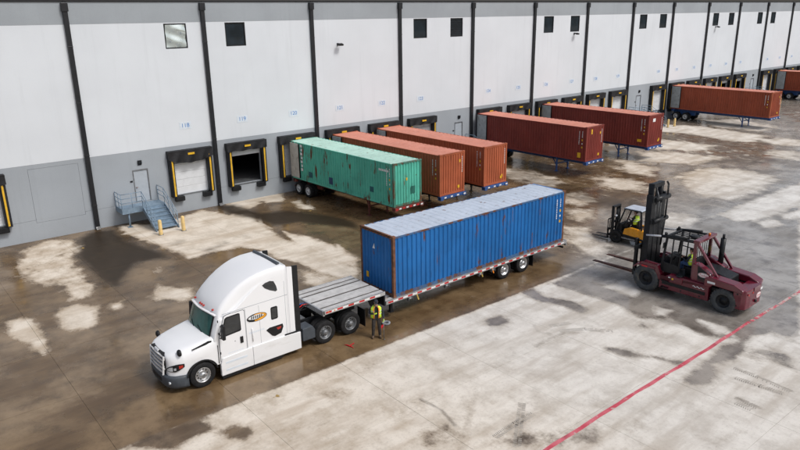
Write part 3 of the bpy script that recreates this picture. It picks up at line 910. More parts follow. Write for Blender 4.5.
# ------------------------------------------------------------------ loading docks
SEC = MB().box(-1.22, 1.22, -0.03, 0.03, 0.006, 0.514)
for zz in (0.13, 0.26, 0.39):
    SEC.box(-1.21, 1.21, -0.036, -0.03, zz - 0.004, zz + 0.004)
sec_me = SEC.mesh('door_section', mat['door_white'])
pad_me = {}
for sgn in (-1, 1):
    m_ = MB()
    m_.prism([(sgn * 1.22, 0.0), (sgn * 1.57, 0.0), (sgn * 1.57, -0.30), (sgn * 1.50, -0.40), (sgn * 1.28, -0.40), (sgn * 1.22, -0.33)], 'z', ZP - 0.05, 4.30)
    pad_me[sgn] = m_.mesh('side_pad', mat['seal_black'])
stripe_me = MB().box(-0.055, 0.055, -0.415, -0.401, ZP + 0.02, 3.98).mesh('yellow_stripe', mat['safety_yellow'])
bump_me = MB().box(-0.31, 0.31, -0.30, -0.005, 0.90, 1.24).box(-0.33, 0.33, -0.31, -0.30, 0.93, 1.21).mesh('bumper', mat['black'])
leveler_me = MB().box(-1.2, 1.2, -0.06, 1.6, ZP - 0.02, ZP + 0.018).mesh('leveler_lip', mat['steel'])
def header_mesh(sag, seed):
    r_ = random.Random(seed)
    nx, nz = 24, 6
    g_ = MB()
    ph = r_.uniform(0, 6)
    vv = []
    for j in range(nz + 1):
        t = j / nz
        for i in range(nx + 1):
            u = i / nx * 2 - 1
            drop = (1 - u * u) * sag + 0.03 * math.sin(u * 9 + ph)
            z = 4.44 - t * (0.56 + drop)
            y = -0.43 - 0.05 * t * math.sin(u * 11 + ph + t * 2) * (1 + sag * 3) - 0.02 * t
            vv.append((u * 1.6, y, z))
    f = [(j * (nx + 1) + i, (j + 1) * (nx + 1) + i, (j + 1) * (nx + 1) + i + 1, j * (nx + 1) + i + 1) for j in range(nz) for i in range(nx)]
    g_.add(vv, f, 0, True)
    g_.box(-1.6, 1.6, -0.44, -0.0, 4.44, 4.47)
    g_.prism([(0.0, 4.44), (-0.43, 4.44), (-0.43, 3.95), (0.0, 3.95)], 'x', -1.6, -1.56)
    g_.prism([(0.0, 4.44), (-0.43, 4.44), (-0.43, 3.95), (0.0, 3.95)], 'x', 1.56, 1.6)
    return g_.mesh('header_curtain', mat['seal_black'])
hdr = {0: header_mesh(0.30, 3), 1: header_mesh(0.02, 5), 2: header_mesh(0.05, 8)}
plate_me = MB().box(-0.24, 0.24, -0.50, -0.475, 4.13, 4.27).mesh('sign_plate', mat['yellow_mark'])
num_plate = MB().box(-0.42, 0.42, -0.018, -0.0065, -0.24, 0.24).mesh('number_plate', mat['plate_pale'])

DOCK_NOTE = {-3: 'shut loading dock with yellow edged black pads, left of the knock-out panel',
             0: 'shut white loading dock with sagging black curtain beside the nearest stair',
             1: 'open loading dock with dark interior showing, left of the green container',
             2: 'black padded loading dock that the green container is backed into',
             3: 'black padded loading dock behind the brick red container next to the green one',
             4: 'black padded loading dock behind the second brick red container from the green one',
             5: 'empty shut loading dock right behind the second brick red container, left of a grey door',
             7: 'black padded loading dock behind the nearer dark red container',
             8: 'empty loading dock between the two dark red containers',
             9: 'black padded loading dock behind the farther dark red container',
             10: 'loading dock header showing just above the farther dark red container roof',
             11: 'shut white loading dock, left of the pair above the farther dark red container',
             12: 'shut white loading dock, right of the pair above the farther dark red container',
             14: 'shut white loading dock between the grey door and the rust red container',
             15: 'black padded loading dock behind the rust red container beyond the bollards',
             16: 'first loading dock to the right of the rust red container doors, half hidden',
             17: 'second loading dock to the right of the rust red container doors, half hidden',
             18: 'open dark loading dock, left of the open pair above the rust red container',
             19: 'open dark loading dock, right of the open pair above the rust red container',
             21: 'shut white loading dock just left of the farthest red container',
             22: 'black padded loading dock behind the farthest red container',
             23: 'loading dock header just right of the farthest red container doors',
             24: 'last loading dock header in view at the right picture edge'}
ORD = ['leftmost', 'second', 'third', 'fourth', 'fifth', 'sixth', 'seventh', 'eighth', 'ninth', 'tenth', 'eleventh', 'twelfth', 'thirteenth', 'fourteenth', 'fifteenth', 'sixteenth', 'seventeenth', 'eighteenth', 'nineteenth', 'twentieth', 'twenty-first', 'twenty-second', 'twenty-third', 'twenty-fourth']
num = 117
for k in DOCKS:
    xc = DK(k) if k != -3 else 5.12
    n_ = None
    if k >= 0:
        num += 1
        n_ = num
    else:
        n_ = 117
    if k > 24:
        break
    lab = DOCK_NOTE[k]
    d = thing('loading_dock', lab, 'loading dock', (xc, 0, 0), 0, 'loading docks along the wall')
    sag = 0 if k == 0 else (1 if k % 3 else 2)
    h_ = obj('header_curtain', hdr[sag], d)
    obj('sign_plate', plate_me, h_)
    for sgn in (-1, 1):
        p_ = obj('side_pad', pad_me[sgn], d)
        obj('yellow_stripe', stripe_me, p_, loc=(sgn * 1.37, 0, 0))
        obj('bumper', bump_me, d, 0.02, 2, (sgn * 1.03, 0, 0))
    obj('leveler_lip', leveler_me, d)
    opened = k in (1, 18, 19)
    for q in range(5):
        if opened and q < 4:
            continue
        z0 = ZP + 0.02 + 0.52 * q
        obj('door_section', sec_me, d, loc=(0, 0.12, z0 if not opened else z0 + 0.03))
    if n_ and k >= 0:
        s_ = obj('dock_number_sign', num_plate, loc=(xc - 0.02, 0, 6.09))
        tag(s_, ('leftmost small blue dock number on the white wall' if n_ == 118 else '%s small blue dock number from the left on the white wall' % ORD[n_ - 118]), 'number sign', 'dock numbers on the white wall')
        lettering(str(n_), 0.40, mat['number_blue'], s_, (0, -0.019, 0), name='digits')

# ------------------------------------------------------------------ staff doors, stairs, lamps
def man_door(x, note):
    d = thing('staff_door', 'plain grey steel door ' + note, 'door', (x, 0, ZP))
    fr = MB()
    fr.box(-0.52, -0.46, -0.02, 0.10, 0.02, 2.22).box(0.46, 0.52, -0.02, 0.10, 0.02, 2.22).box(-0.46, 0.46, -0.02, 0.10, 2.15, 2.22)
    fr.build('door_frame', mat['steel'], d)
    MB().box(-0.455, 0.455, 0.03, 0.075, 0.03, 2.14).build('door_leaf', mat['man_door'], d)
    MB().cyl((-0.36, 0.03, 1.02), (-0.36, -0.05, 1.02), 0.03).cyl((-0.36, -0.05, 1.02), (-0.24, -0.05, 1.02), 0.012).build('handle', mat['rusty'], d)
    MB().box(-0.75, -0.58, -0.03, -0.005, 1.42, 1.52).build('sign_plate', mat['black_trim'], d)
    l = thing('wall_lamp', 'small dark bulkhead lamp above the door ' + note, 'lamp', (x + 0.02, 0, 4.0))
    MB().box(-0.13, 0.13, -0.12, 0.0, -0.10, 0.13).prism([(-0.12, -0.10), (0.0, -0.10), (0.0, -0.2), (-0.03, -0.2)], 'x', -0.12, 0.12).build('lamp_body', mat['black_trim'], l, 0.01)
    MB().box(-0.09, 0.09, -0.135, -0.12, -0.06, 0.06).build('lens', mat['dark_glass'], l)
NOTES = {-1: 'at the top of the blue-grey steel stair', 6: 'right of dock 123', 13: 'behind the dark red containers', 20: 'far along the wall'}
for k, mx in MAN.items():
    man_door(mx, NOTES[k])

def stair(x, label):
    """landing along the wall, flight running out from it"""
    s = thing('steel_stair', label, 'stair', (x, 0, 0))
    X0, X1, XS, D = -1.95, 0.85, -0.62, 1.25        # landing x range, start of the flight, landing depth
    ZL = 1.24
    pl = MB().box(X0, X1, -D, -0.02, ZL - 0.06, ZL)
    pl.box(X0, XS - 0.02, -D - 0.02, -D, ZL - 0.28, ZL + 0.08).box(X0 - 0.04, X0, -D - 0.02, -0.02, ZL - 0.28, ZL + 0.08).box(X1, X1 + 0.04, -D, -0.02, ZL - 0.28, ZL + 0.02)
    pl.build('landing', mat['galv'], s)
    pp = MB().cyl((-1.55, -1.1, 0.02), (-1.55, -1.1, ZL - 0.06), 0.06).box(-1.70, -1.40, -1.25, -0.95, 0.005, 0.03)
    pp.build('support_post', mat['galv'], s)
    n = 6
    run, rise = 0.33, ZL / (n + 1)
    for q in range(n):
        z = ZL - rise * (q + 1)
        y = -D - run * q
        t = MB().box(XS + 0.05, X1 - 0.05, y - run - 0.02, y - 0.005, z - 0.04, z)
        t.box(XS + 0.05, X1 - 0.05, y - 0.02, y - 0.004, z, z + rise * 0.9)
        t.build('tread', mat['galv'], s)
    ye = -D - run * n
    for xx in (XS, X1):
        st = MB().prism([(-D, ZL + 0.04), (-D, ZL - 0.28), (ye + 0.1, 0.012), (ye - 0.18, 0.012), (ye - 0.18, 0.1)], 'x', xx - 0.022, xx + 0.022)
        st.build('stringer', mat['galv'], s)
        rl = MB()
        r_ = 0.022
        for h in (0.45, 0.75, 1.05):
            rl.cyl((xx, -D, ZL + h), (xx, ye - 0.1, h + 0.02), r_, n=8)
        for t in (0.0, 0.33, 0.66, 1.0):
            yy = -D + (ye - 0.1 + D) * t
            zb = ZL * (1 - t) + 0.02
            rl.cyl((xx, yy, max(0.02, zb - 0.1)), (xx, yy, zb + 1.05), r_, n=8)
        rl.build('stair_rail', mat['galv'], s)
    gr = MB()
    for h in (0.45, 0.75, 1.05):
        gr.path([(X0 - 0.02, -0.06, ZL + h), (X0 - 0.02, -D, ZL + h), (XS, -D, ZL + h)], 0.022)
        gr.path([(X1 + 0.02, -0.06, ZL + h), (X1, -D, ZL + h)], 0.022)
    for (xx, yy) in ((X0 - 0.02, -0.06), (X0 - 0.02, -0.65), (X0 - 0.02, -D), ((X0 + XS) / 2, -D), (X1 + 0.02, -0.06)):
        gr.cyl((xx, yy, ZL - 0.2), (xx, yy, ZL + 1.05), 0.022, n=8)
    gr.build('guard_rail', mat['galv'], s)
    return s
stair(14.85, 'blue-grey steel stair up to the first staff door by dock 118')
stair(44.6, 'blue-grey steel stair mostly hidden behind the second brick red container')
stair(74.9, 'blue-grey steel stair behind the end of the dark red containers')
stair(105.0, 'blue-grey steel stair farthest along the wall')

bol_me = MB().lathe([(0.0, 0.125), (0.02, 0.125), (0.92, 0.115), (0.97, 0.10), (1.0, 0.05), (1.005, 0.0)], 'z', 16).mesh('sleeve', mat['bollard'])
bolb_me = MB().cyl((0, 0, -0.02), (0, 0, 0.03), 0.17).mesh('footing', mat['steel'])
for (bx, by, lab) in ((14.20, -4.15, 'left yellow bollard at the foot of the nearest stair'), (15.66, -4.25, 'right yellow bollard at the foot of the nearest stair'),
                      (75.25, -3.95, 'left yellow bollard in front of the stair by the red container wheels'), (76.45, -4.1, 'right yellow bollard in front of the stair by the red container wheels'),
                      (104.3, -4.0, 'left far yellow bollard at the farthest stair'), (105.6, -4.1, 'right far yellow bollard at the farthest stair')):
    b_ = thing('bollard', lab, 'bollard', (bx, by, 0), 0, 'yellow bollards')
    obj('sleeve', bol_me, b_)
    obj('footing', bolb_me, b_)

for (lx, lz, lab) in ((31.2, 11.05, 'small black floodlight high on the white wall above dock 121'), (61.4, 11.05, 'small black floodlight below the right window above dock 127'), (91.9, 11.1, 'small black floodlight below a far window')):
    l = thing('floodlight', lab, 'floodlight', (lx, 0, lz))
    MB().box(-0.08, 0.08, -0.05, -0.006, -0.1, 0.1).cyl((0, -0.03, 0), (0, -0.3, 0.03), 0.025).build('bracket', mat['black_trim'], l)
    MB().prism([(-0.28, 0.10), (-0.55, 0.02), (-0.50, -0.10), (-0.25, -0.02)], 'x', -0.22, 0.22).build('lamp_head', mat['black_trim'], l, 0.01)

# ================================================================== WHEELS
def tyre_mesh(r, w, rim_r, name, tread=True):
    h = w / 2
    prof = [(-h * 0.80, rim_r * 0.98), (-h * 0.98, rim_r * 1.12), (-h, (rim_r + r) / 2), (-h * 0.93, r * 0.93), (-h * 0.80, r * 0.985)]
    for k in (-0.42, 0.0, 0.42):
        if tread:
            prof += [(h * (k - 0.26), r), (h * (k - 0.07 + 0.0), r), (h * (k - 0.05), r * 0.972), (h * (k + 0.05), r * 0.972), (h * (k + 0.07), r)]
    prof += [(h * 0.80, r * 0.985), (h * 0.93, r * 0.93), (h, (rim_r + r) / 2), (h * 0.98, rim_r * 1.12), (h * 0.80, rim_r * 0.98)]
    return MB().lathe(prof, 'y', 36).mesh(name, mat['rubber'])

def rim_mesh(rr, w, m_out, m_dark, holes=10, dish=0.35, name='rim'):
    """disc wheel seen from -y, hand holes as dark round recesses"""
    h = w / 2
    mb = MB()
    f = -h * 0.80
    prof = [(f - 0.012, rr * 1.05), (f - 0.02, rr * 1.0), (f + 0.02, rr * 0.92), (f + 0.10, rr * 0.86), (f + 0.10, rr * 0.50), (f + 0.02, rr * 0.44), (f - 0.05, rr * 0.40), (f - 0.07, rr * 0.30), (f - 0.08, 0.0)]
    mb.lathe(prof, 'y', 32)
    for i in range(holes):
        t = 2 * math.pi * i / holes
        c = (math.cos(t) * rr * 0.68, f + 0.097, math.sin(t) * rr * 0.68)
        mb.cyl(c, (c[0], c[1] - 0.006, c[2]), rr * 0.10, n=10, mi=1)
        t += math.pi / holes
        c = (math.cos(t) * rr * 0.47, f + 0.06, math.sin(t) * rr * 0.47)
        mb.cyl(c, (c[0], c[1] - 0.07, c[2]), rr * 0.045, n=6, mi=0)
    mb.cyl((0, -f, 0), (0, -f - 0.02, 0), rr * 0.98, n=24, mi=1)
    return mb.mesh(name, [m_out, m_dark])

T_STEER = tyre_mesh(0.50, 0.30, 0.29, 'steer_tyre')
T_DUAL = tyre_mesh(0.50, 0.27, 0.29, 'dual_tyre')
RIM_STEER = rim_mesh(0.285, 0.30, mat['alu'], mat['black'])
RIM_DARK = rim_mesh(0.285, 0.27, mat['steel'], mat['black'])
RIM_WHITE = rim_mesh(0.285, 0.27, MT('pale_wheel_paint', (0.62, 0.63, 0.63), 0.45, 0, 0.12, 8, grime=[((0.16, 0.12, 0.09), 0.52, 0.8, 6, None)]), mat['black'])
HUB = MB().cyl((0, -0.16, 0), (0, 0.2, 0), 0.10, n=14).cyl((0, -0.20, 0), (0, -0.16, 0), 0.06, 0.10, n=14).mesh('hub', mat['steel'])

def wheel(parent, x, y, z, side, tyre, rim, flip_dual=None, rz=0.0, name='wheel'):
    """side -1: outer face towards -y of the parent, +1: towards +y; flip_dual = offset of a second tyre further in"""
    w = obj(name, HUB, parent, loc=(x, y, z), rot=(0, 0, rz + (math.pi if side > 0 else 0)))
    obj('tyre', tyre, w)
    obj('rim', rim, w)
    if flip_dual:
        obj('tyre', tyre, w, loc=(0, flip_dual, 0))
    return w

# ================================================================== CONTAINERS
CL, CW, CH = 12.19, 2.44, 2.90
def corrugate(length, pitch, depth):
    n = int(round(length / pitch))
    p = length / n
    pts = []
    for i in range(n):
        a = i * p
        pts += [(a, 0), (a + p * 0.37, 0), (a + p * 0.50, depth), (a + p * 0.87, depth)]
    pts.append((length, 0))
    return pts

def cont_meshes():
    d = {}
    S = corrugate(CL - 0.30, 0.278, 0.05)
    m = MB()          # side at local x = -1.22, outside face towards -x
    xo = -CW / 2 + 0.012
    v = []
    for (t, dp) in S:
        for z in (0.16, CH - 0.10):
            v.append((xo + dp, -0.15 - t, z))
    m.add(v, [(2 * i, 2 * i + 1, 2 * i + 3, 2 * i + 2) for i in range(len(S) - 1)])
    d['side_l'] = m
    m = MB()
    v = [(-x_, y_, z_) for (x_, y_, z_) in v]
    m.add(v, [(2 * i, 2 * i + 2, 2 * i + 3, 2 * i + 1) for i in range(len(S) - 1)])
    d['side_r'] = m
    E_ = corrugate(CW - 0.30, 0.25, 0.045)
    m = MB()
    v = []
    for (t, dp) in E_:
        for z in (0.16, CH - 0.10):
            v.append((-CW / 2 + 0.15 + t, -CL + 0.02 + dp, z))
    m.add(v, [(2 * i, 2 * i + 2, 2 * i + 3, 2 * i + 1) for i in range(len(E_) - 1)])
    d['front'] = m
    Q = corrugate(CL - 0.5, 0.209 * 2, 0.02)
    m = MB()
    v = []
    for (t, dp) in Q:
        for (x_, z_) in ((-CW / 2 + 0.06, CH - 0.045 - dp), (0, CH - 0.012 - dp), (CW / 2 - 0.06, CH - 0.045 - dp)):
            v.append((x_, -0.25 - t, z_))
    m.add(v, [(3 * i + j, 3 * i + 3 + j, 3 * i + 4 + j, 3 * i + 1 + j) for i in range(len(Q) - 1) for j in (0, 1)])
    m.box(-CW / 2 + 0.06, CW / 2 - 0.06, -0.26, -0.02, CH - 0.06, CH - 0.022)
    m.box(-CW / 2 + 0.06, CW / 2 - 0.06, -CL + 0.02, -CL + 0.26, CH - 0.06, CH - 0.022)
    m.fix = True
    d['roof'] = m
    return d
CM = cont_meshes()

def container(label, loc, rz, body, roof, post, opened=True, marks='L', group='shipping containers', seed=0, leaf=None, rail=None):
    r_ = random.Random(seed)
    c = thing('shipping_container', label, 'container', loc, rz, group)
    for k in ('side_l', 'side_r'):
        CM[k].build('side_panel', body, c)
    CM['front'].build('front_panel', body, c)
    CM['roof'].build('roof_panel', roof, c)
    MB().box(-CW / 2 + 0.05, CW / 2 - 0.05, -CL + 0.05, -0.05, 0.10, 0.158).build('floor', mat['rusty'], c)
    for sx in (-1, 1):
        for (ya, yb) in ((-0.15, -0.02), (-CL + 0.02, -CL + 0.15)):
            MB().prism([(sx * (CW / 2 - 0.004), yb), (sx * (CW / 2 - 0.004), ya), (sx * (CW / 2 - 0.13), ya), (sx * (CW / 2 - 0.13), yb)], 'z', 0.12, CH - 0.12).build('corner_post', post, c)
        MB().box(sx * (CW / 2 - 0.07), sx * (CW / 2 - 0.002), -CL + 0.14, -0.14, 0.02, 0.165).build('bottom_rail', rail or body, c)
        MB().box(sx * (CW / 2 - 0.066), sx * (CW / 2 - 0.003), -CL + 0.14, -0.14, CH - 0.115, CH - 0.045).build('top_rail', rail or body, c)
    for yy in (-0.02, -CL + 0.14):
        MB().box(-CW / 2 + 0.14, CW / 2 - 0.14, yy - 0.12, yy, CH - 0.14, CH - 0.02).build('header_rail', post if yy < -1 else body, c)
        MB().box(-CW / 2 + 0.14, CW / 2 - 0.14, yy - 0.12, yy, 0.02, 0.165).build('sill', post if yy < -1 else body, c)
    cast = MB()
    for sx in (-1, 1):
        for yy in (0.0, -CL + 0.178):
            for zz in (0.0, CH - 0.118):
                cast.v = cast.v  # keep one mesh for each casting below
                MB().box(sx * (CW / 2 - 0.162), sx * CW / 2, yy - 0.178, yy, zz, zz + 0.118).build('corner_casting', post, c, 0.012)
    lm_ = leaf or mat['door_white']
    for sx in (-1, 1):
        if opened:      # leaf swung right round, flat against the side
            dl = MB().box(sx * (CW / 2 + 0.02), sx * (CW / 2 + 0.065), -1.19, -0.03, 0.15, CH - 0.13)
            for zz in (0.55, 1.15, 1.75, 2.35):
                dl.box(sx * (CW / 2 + 0.065), sx * (CW / 2 + 0.075), -1.14, -0.08, zz, zz + 0.03)
            dl = dl.build('door_leaf', lm_, c)
            MB().box(sx * (CW / 2 + 0.01), sx * (CW / 2 + 0.08), -1.24, -1.19, 0.15, CH - 0.13).build('door_gasket', mat['black_trim'], dl)
        else:
            dl = MB().box(sx * 0.01, sx * (CW / 2 - 0.14), -0.06, -0.012, 0.17, CH - 0.145).build('door_leaf', body, c)
            for xx in (0.28, 0.85):
                MB().cyl((sx * xx, 0.012, 0.12), (sx * xx, 0.012, CH - 0.1), 0.018, n=8).box(sx * xx - 0.1, sx * xx + 0.16, 0.0, 0.02, 1.05, 1.09).build('locking_bar', mat['steel'], dl)
    # painted marks: columns of small characters, yellow tags
    sx = -1 if marks == 'L' else 1
    xo = sx * (CW / 2 + 0.001)
    def side_mark(y, z, w, h, m_):
        MB().box(xo - 0.003, xo + 0.003, y - w / 2, y + w / 2, z - h / 2, z + h / 2).build('marking', m_, c)
    for yy, n_ in ((-CL + 0.72, 11), (-CL + 0.42, 5)):
        z = CH - 0.42
        for q in range(n_):
            h = r_.uniform(0.05, 0.085)
            side_mark(yy, z, r_.uniform(0.045, 0.075), h, mat['white_mark'])
            z -= h + 0.035
        if n_ == 5:
            side_mark(yy, z - 0.15, 0.11, 0.14, mat['yellow_mark'])
            side_mark(yy, z - 0.45, 0.10, 0.10, mat['white_mark'])
            side_mark(yy, z - 0.75, 0.12, 0.14, mat['yellow_mark'])
    return c

def front_mark(c, x, z, w, h, m_):
    MB().box(x - w / 2, x + w / 2, -CL + 0.010, -CL + 0.019, z - h / 2, z + h / 2).build('marking', m_, c)

# ------------------------------------------------------------------ container chassis (skeletal semi-trailers)
def chassis(label, loc, rz, rail_m, bolster_m, zc, tape=None, rim=None):
    t = thing('container_chassis', label, 'trailer', loc, rz, 'container chassis under docked containers')
    for sx in (-1, 1):
        b = MB()
        x_ = sx * 0.45
        b.box(x_ - 0.08, x_ + 0.08, -CL + 0.1, -0.15, zc - 0.04, zc - 0.012)
        b.box(x_ - 0.012, x_ + 0.012, -CL + 0.1, -0.15, zc - 0.30, zc - 0.04)
        b.box(x_ - 0.08, x_ + 0.08, -CL + 0.1, -0.15, zc - 0.33, zc - 0.30)
        b.build('main_rail', rail_m, t)
        for yy in (-9.05,):
            lg = MB().box(sx * 0.80 - 0.06, sx * 0.80 + 0.06, yy - 0.06, yy + 0.06, 0.30, zc - 0.10)
            lg.box(sx * 0.80 - 0.045, sx * 0.80 + 0.045, yy - 0.045, yy + 0.045, 0.04, 0.35)
            lg.box(sx * 0.80 - 0.13, sx * 0.80 + 0.13, yy - 0.12, yy + 0.12, 0.0, 0.04)
            lg.build('landing_leg', rail_m, t)
    br = MB().box(-0.80, 0.80, -9.09, -9.01, 0.62, 0.70)
    br.bar((-0.78, -9.05, 0.45), (-0.45, -8.3, zc - 0.2), 0.06, 0.06).bar((0.78, -9.05, 0.45), (0.45, -8.3, zc - 0.2), 0.06, 0.06)
    br.build('leg_brace', rail_m, t)
    for yy in (-CL + 0.05, -0.35):
        fb = MB().box(-1.25, 1.25, yy - 0.14, yy + 0.10, zc - 0.20, zc - 0.003)
        fb.box(-1.25, -1.0, yy - 0.19, yy + 0.14, zc - 0.26, zc - 0.004).box(1.0, 1.25, yy - 0.19, yy + 0.14, zc - 0.26, zc - 0.004)
        fo = fb.build('bolster', bolster_m, t, 0.01)
        if yy < -2:
            for q in range(8):
                xx = -1.08 + q * 0.31
                if abs(abs(xx) - 1.1) > 0.3 or True:
                    yq = yy - 0.193 if abs(xx) > 0.98 else yy - 0.143
                    MB().box(xx - 0.10, xx + 0.10, yq - 0.003, yq, zc - 0.16, zc - 0.06).build('reflective_tape', mat['tape_white'] if q % 2 else (tape or mat['tape_red']), fo)
    for yy in (-3.4, -6.0, -7.6):
        MB().box(-0.44, 0.44, yy - 0.05, yy + 0.05, zc - 0.28, zc - 0.06).build('cross_member', rail_m, t)
    for yy in (-0.78, -2.06):
        MB().cyl((-1.0, yy, 0.5), (1.0, yy, 0.5), 0.065, n=10).box(-0.55, -0.35, yy - 0.4, yy + 0.4, 0.56, 0.66).box(0.35, 0.55, yy - 0.4, yy + 0.4, 0.56, 0.66).build('axle', mat['black'], t)
        for sx in (-1, 1):
            w = obj('wheel', HUB, t, loc=(sx * 1.06, yy, 0.5), rot=(0, 0, -math.pi / 2 if sx < 0 else math.pi / 2))
            obj('tyre', T_DUAL, w)
            obj('rim', rim or RIM_WHITE, w)
            obj('tyre', T_DUAL, w, loc=(0, 0.33, 0))
    sl = MB().box(-0.55, -0.38, -3.0, -0.2, 0.66, zc - 0.33).box(0.38, 0.55, -3.0, -0.2, 0.66, zc - 0.33)
    sl.build('slider', rail_m, t)
    MB().box(-1.1, 1.1, -0.17, -0.10, 0.55, 0.65).box(-0.5, -0.4, -0.17, -0.1, 0.65, zc - 0.15).box(0.4, 0.5, -0.17, -0.1, 0.65, zc - 0.15).build('rear_guard', rail_m, t)
    return t

chassis_red = MT('rusty_red_chassis_paint', (0.14, 0.035, 0.025), 0.6, 0, 0.3, 4, grime=[((0.06, 0.03, 0.02), 0.5, 0.75, 6, None)])
ROWS = [  # x, y of the dock end, z of the underside, rotation, kind
    (27.30, -0.50, 1.24, 0.028, 'green'),
    (31.20, -0.52, 1.26, 0.036, 'a'), (35.72, -0.52, 1.24, 0.02, 'a'),
    (47.75, -0.52, 1.30, 0.022, 'b'), (57.30, -0.52, 1.32, 0.003, 'b'), (82.75, -0.55, 1.36, -0.012, 'c'), (113.4, -0.55, 1.36, 0.0, 'c')]
LAB = ['weathered green shipping container backed to the dock, nearest of the row',
       'brick red shipping container parked right beside the green one',
       'brick red shipping container second to the right of the green one',
       'dark red shipping container standing before two shut docks, nearer of the dark pair',
       'dark red shipping container with white plate on its end, farther of the dark pair',
       'rust red shipping container beyond the yellow bollards, left of the farthest one',
       'rust red shipping container farthest away, cut off by the right picture edge']
CLAB = ['red painted chassis under the green container', 'blue nosed chassis under the brick red container next to the green one',
        'blue nosed chassis under the second brick red container', 'chassis under the nearer dark red container', 'chassis under the farther dark red container',
        'chassis with white wheels under the rust red container beyond the bollards', 'chassis under the farthest red container']
KM = {'green': (mat['green'], mat['green_roof'], container_mat('green_rusted_post', (0.06, 0.22, 0.16), 0.46, 0.56)),
      'a': (mat['red_a'], mat['red_roof'], mat['red_a']), 'b': (mat['red_b'], mat['red_roof'], mat['red_b']),
      'c': (container_mat('rust_red_container_paint', (0.30, 0.066, 0.03), 0.67, 0.8), mat['red_roof'], mat['red_a'])}
leaf_grey = MT('grey_door_inner_face', (0.36, 0.39, 0.40), 0.6, 0, 0.12, 2, grime=[((0.2, 0.2, 0.19), 0.52, 0.75, 3, None)])
leaf_cream = MT('cream_door_inner_face', (0.55, 0.53, 0.48), 0.6, 0, 0.12, 2, grime=[((0.3, 0.26, 0.2), 0.55, 0.8, 3, None)])
for i, (x, y, z, rz, kd) in enumerate(ROWS):
    bo, ro, po = KM[kd]
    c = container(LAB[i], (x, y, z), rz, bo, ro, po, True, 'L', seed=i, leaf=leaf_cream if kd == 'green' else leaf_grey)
    if kd == 'green':
        for (xx, zz, w, h, m_) in ((-0.1, 1.75, 0.13, 0.18, mat['yellow_mark']), (0.45, 0.95, 0.36, 0.5, container_mat('dark_green_patch', (0.02, 0.13, 0.10), 0.66, 0.78)), (0.75, 1.9, 0.06, 0.06, mat['rusty'])):
            front_mark(c, xx, zz, w, h, m_)
        xo = -CW / 2 - 0.004
        pm_ = container_mat('dark_teal_patch', (0.015, 0.10, 0.12), 0.66, 0.78)
        for (yy, zz, w, h, m_) in ((-2.6, 0.62, 0.42, 0.42, pm_), (-5.2, 0.6, 0.45, 0.5, container_mat('navy_patch', (0.015, 0.05, 0.13), 0.68, 0.8)), (-9.9, 0.85, 0.38, 0.36, pm_)):
            MB().box(xo - 0.003, xo + 0.014, yy - w / 2, yy + w / 2, zz - h / 2, zz + h / 2).build('patch', m_, c)
        # large white letters down the door end and a name near the front, too worn to read
        for q in range(7):
            MB().box(xo - 0.003, xo + 0.003, -1.62, -1.62 + (0.20 if q % 2 else 0.26), 2.55 - q * 0.3, 2.55 - q * 0.3 + 0.2).build('marking', mat['white_mark'], c)
        for q in range(6):
            MB().box(xo - 0.003, xo + 0.003, -CL + 1.5 - q * 0.17, -CL + 1.38 - q * 0.17, 2.28 - 0.0 * q, 2.42).build('marking', mat['white_mark'], c)
    else:
        front_mark(c, 0.72, 2.25 if i % 2 else 0.55, 0.13, 0.2, mat['yellow_mark'])
        front_mark(c, 0.62, 0.45, 0.2, 0.2, mat['yellow_mark'])
        if i == 3:
            front_mark(c, -0.5, 2.45, 0.17, 0.4, mat['yellow_mark'])
            MB().box(-CW / 2 - 0.005, -CW / 2 + 0.01, -CL + 0.5, -CL + 0.82, 0.3, 0.72).build('marking', mat['yellow_mark'], c)
        if i == 4:
            front_mark(c, -0.35, 2.4, 0.42, 0.3, mat['white_mark'])
            MB().box(-CW / 2 - 0.005, -CW / 2 + 0.01, -CL + 0.62, -CL + 1.05, 0.42, 0.66).build('marking', mat['yellow_mark'], c)
        for q in range(9):
            front_mark(c, 0.96, 2.5 - q * 0.13, 0.05, 0.08, mat['white_mark'])
    bl = chassis_red if kd == 'green' else mat['blue_steel']
    chassis(CLAB[i], (x, y, 0), rz, chassis_red if kd == 'green' else (mat['blue_steel'] if i >= 3 else mat['black']), bl, z - 0.002, mat['tape_red'] if kd == 'green' else mat['blue_steel'])

# ================================================================== STEP-DECK TRAILER AND BLUE CONTAINER
TY = -22.42
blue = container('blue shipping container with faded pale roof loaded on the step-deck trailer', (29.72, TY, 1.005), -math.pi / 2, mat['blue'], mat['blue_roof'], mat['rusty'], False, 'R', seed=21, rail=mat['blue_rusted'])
# on the blue one the marks sit at the door end of the flank
for o in [o for o in blue.children if o.name.startswith('marking')]:
    for v in o.data.vertices:
        v.co.y = -CL - v.co.y - 0.0
MB().prism([(-0.28, 2.02), (-0.12, 2.02), (-0.16, 2.26)], 'y', -CL + 0.008, -CL + 0.018).build('marking', mat['white_mark'], blue)
front_mark(blue, -0.72, 0.62, 0.17, 0.28, mat['yellow_mark'])

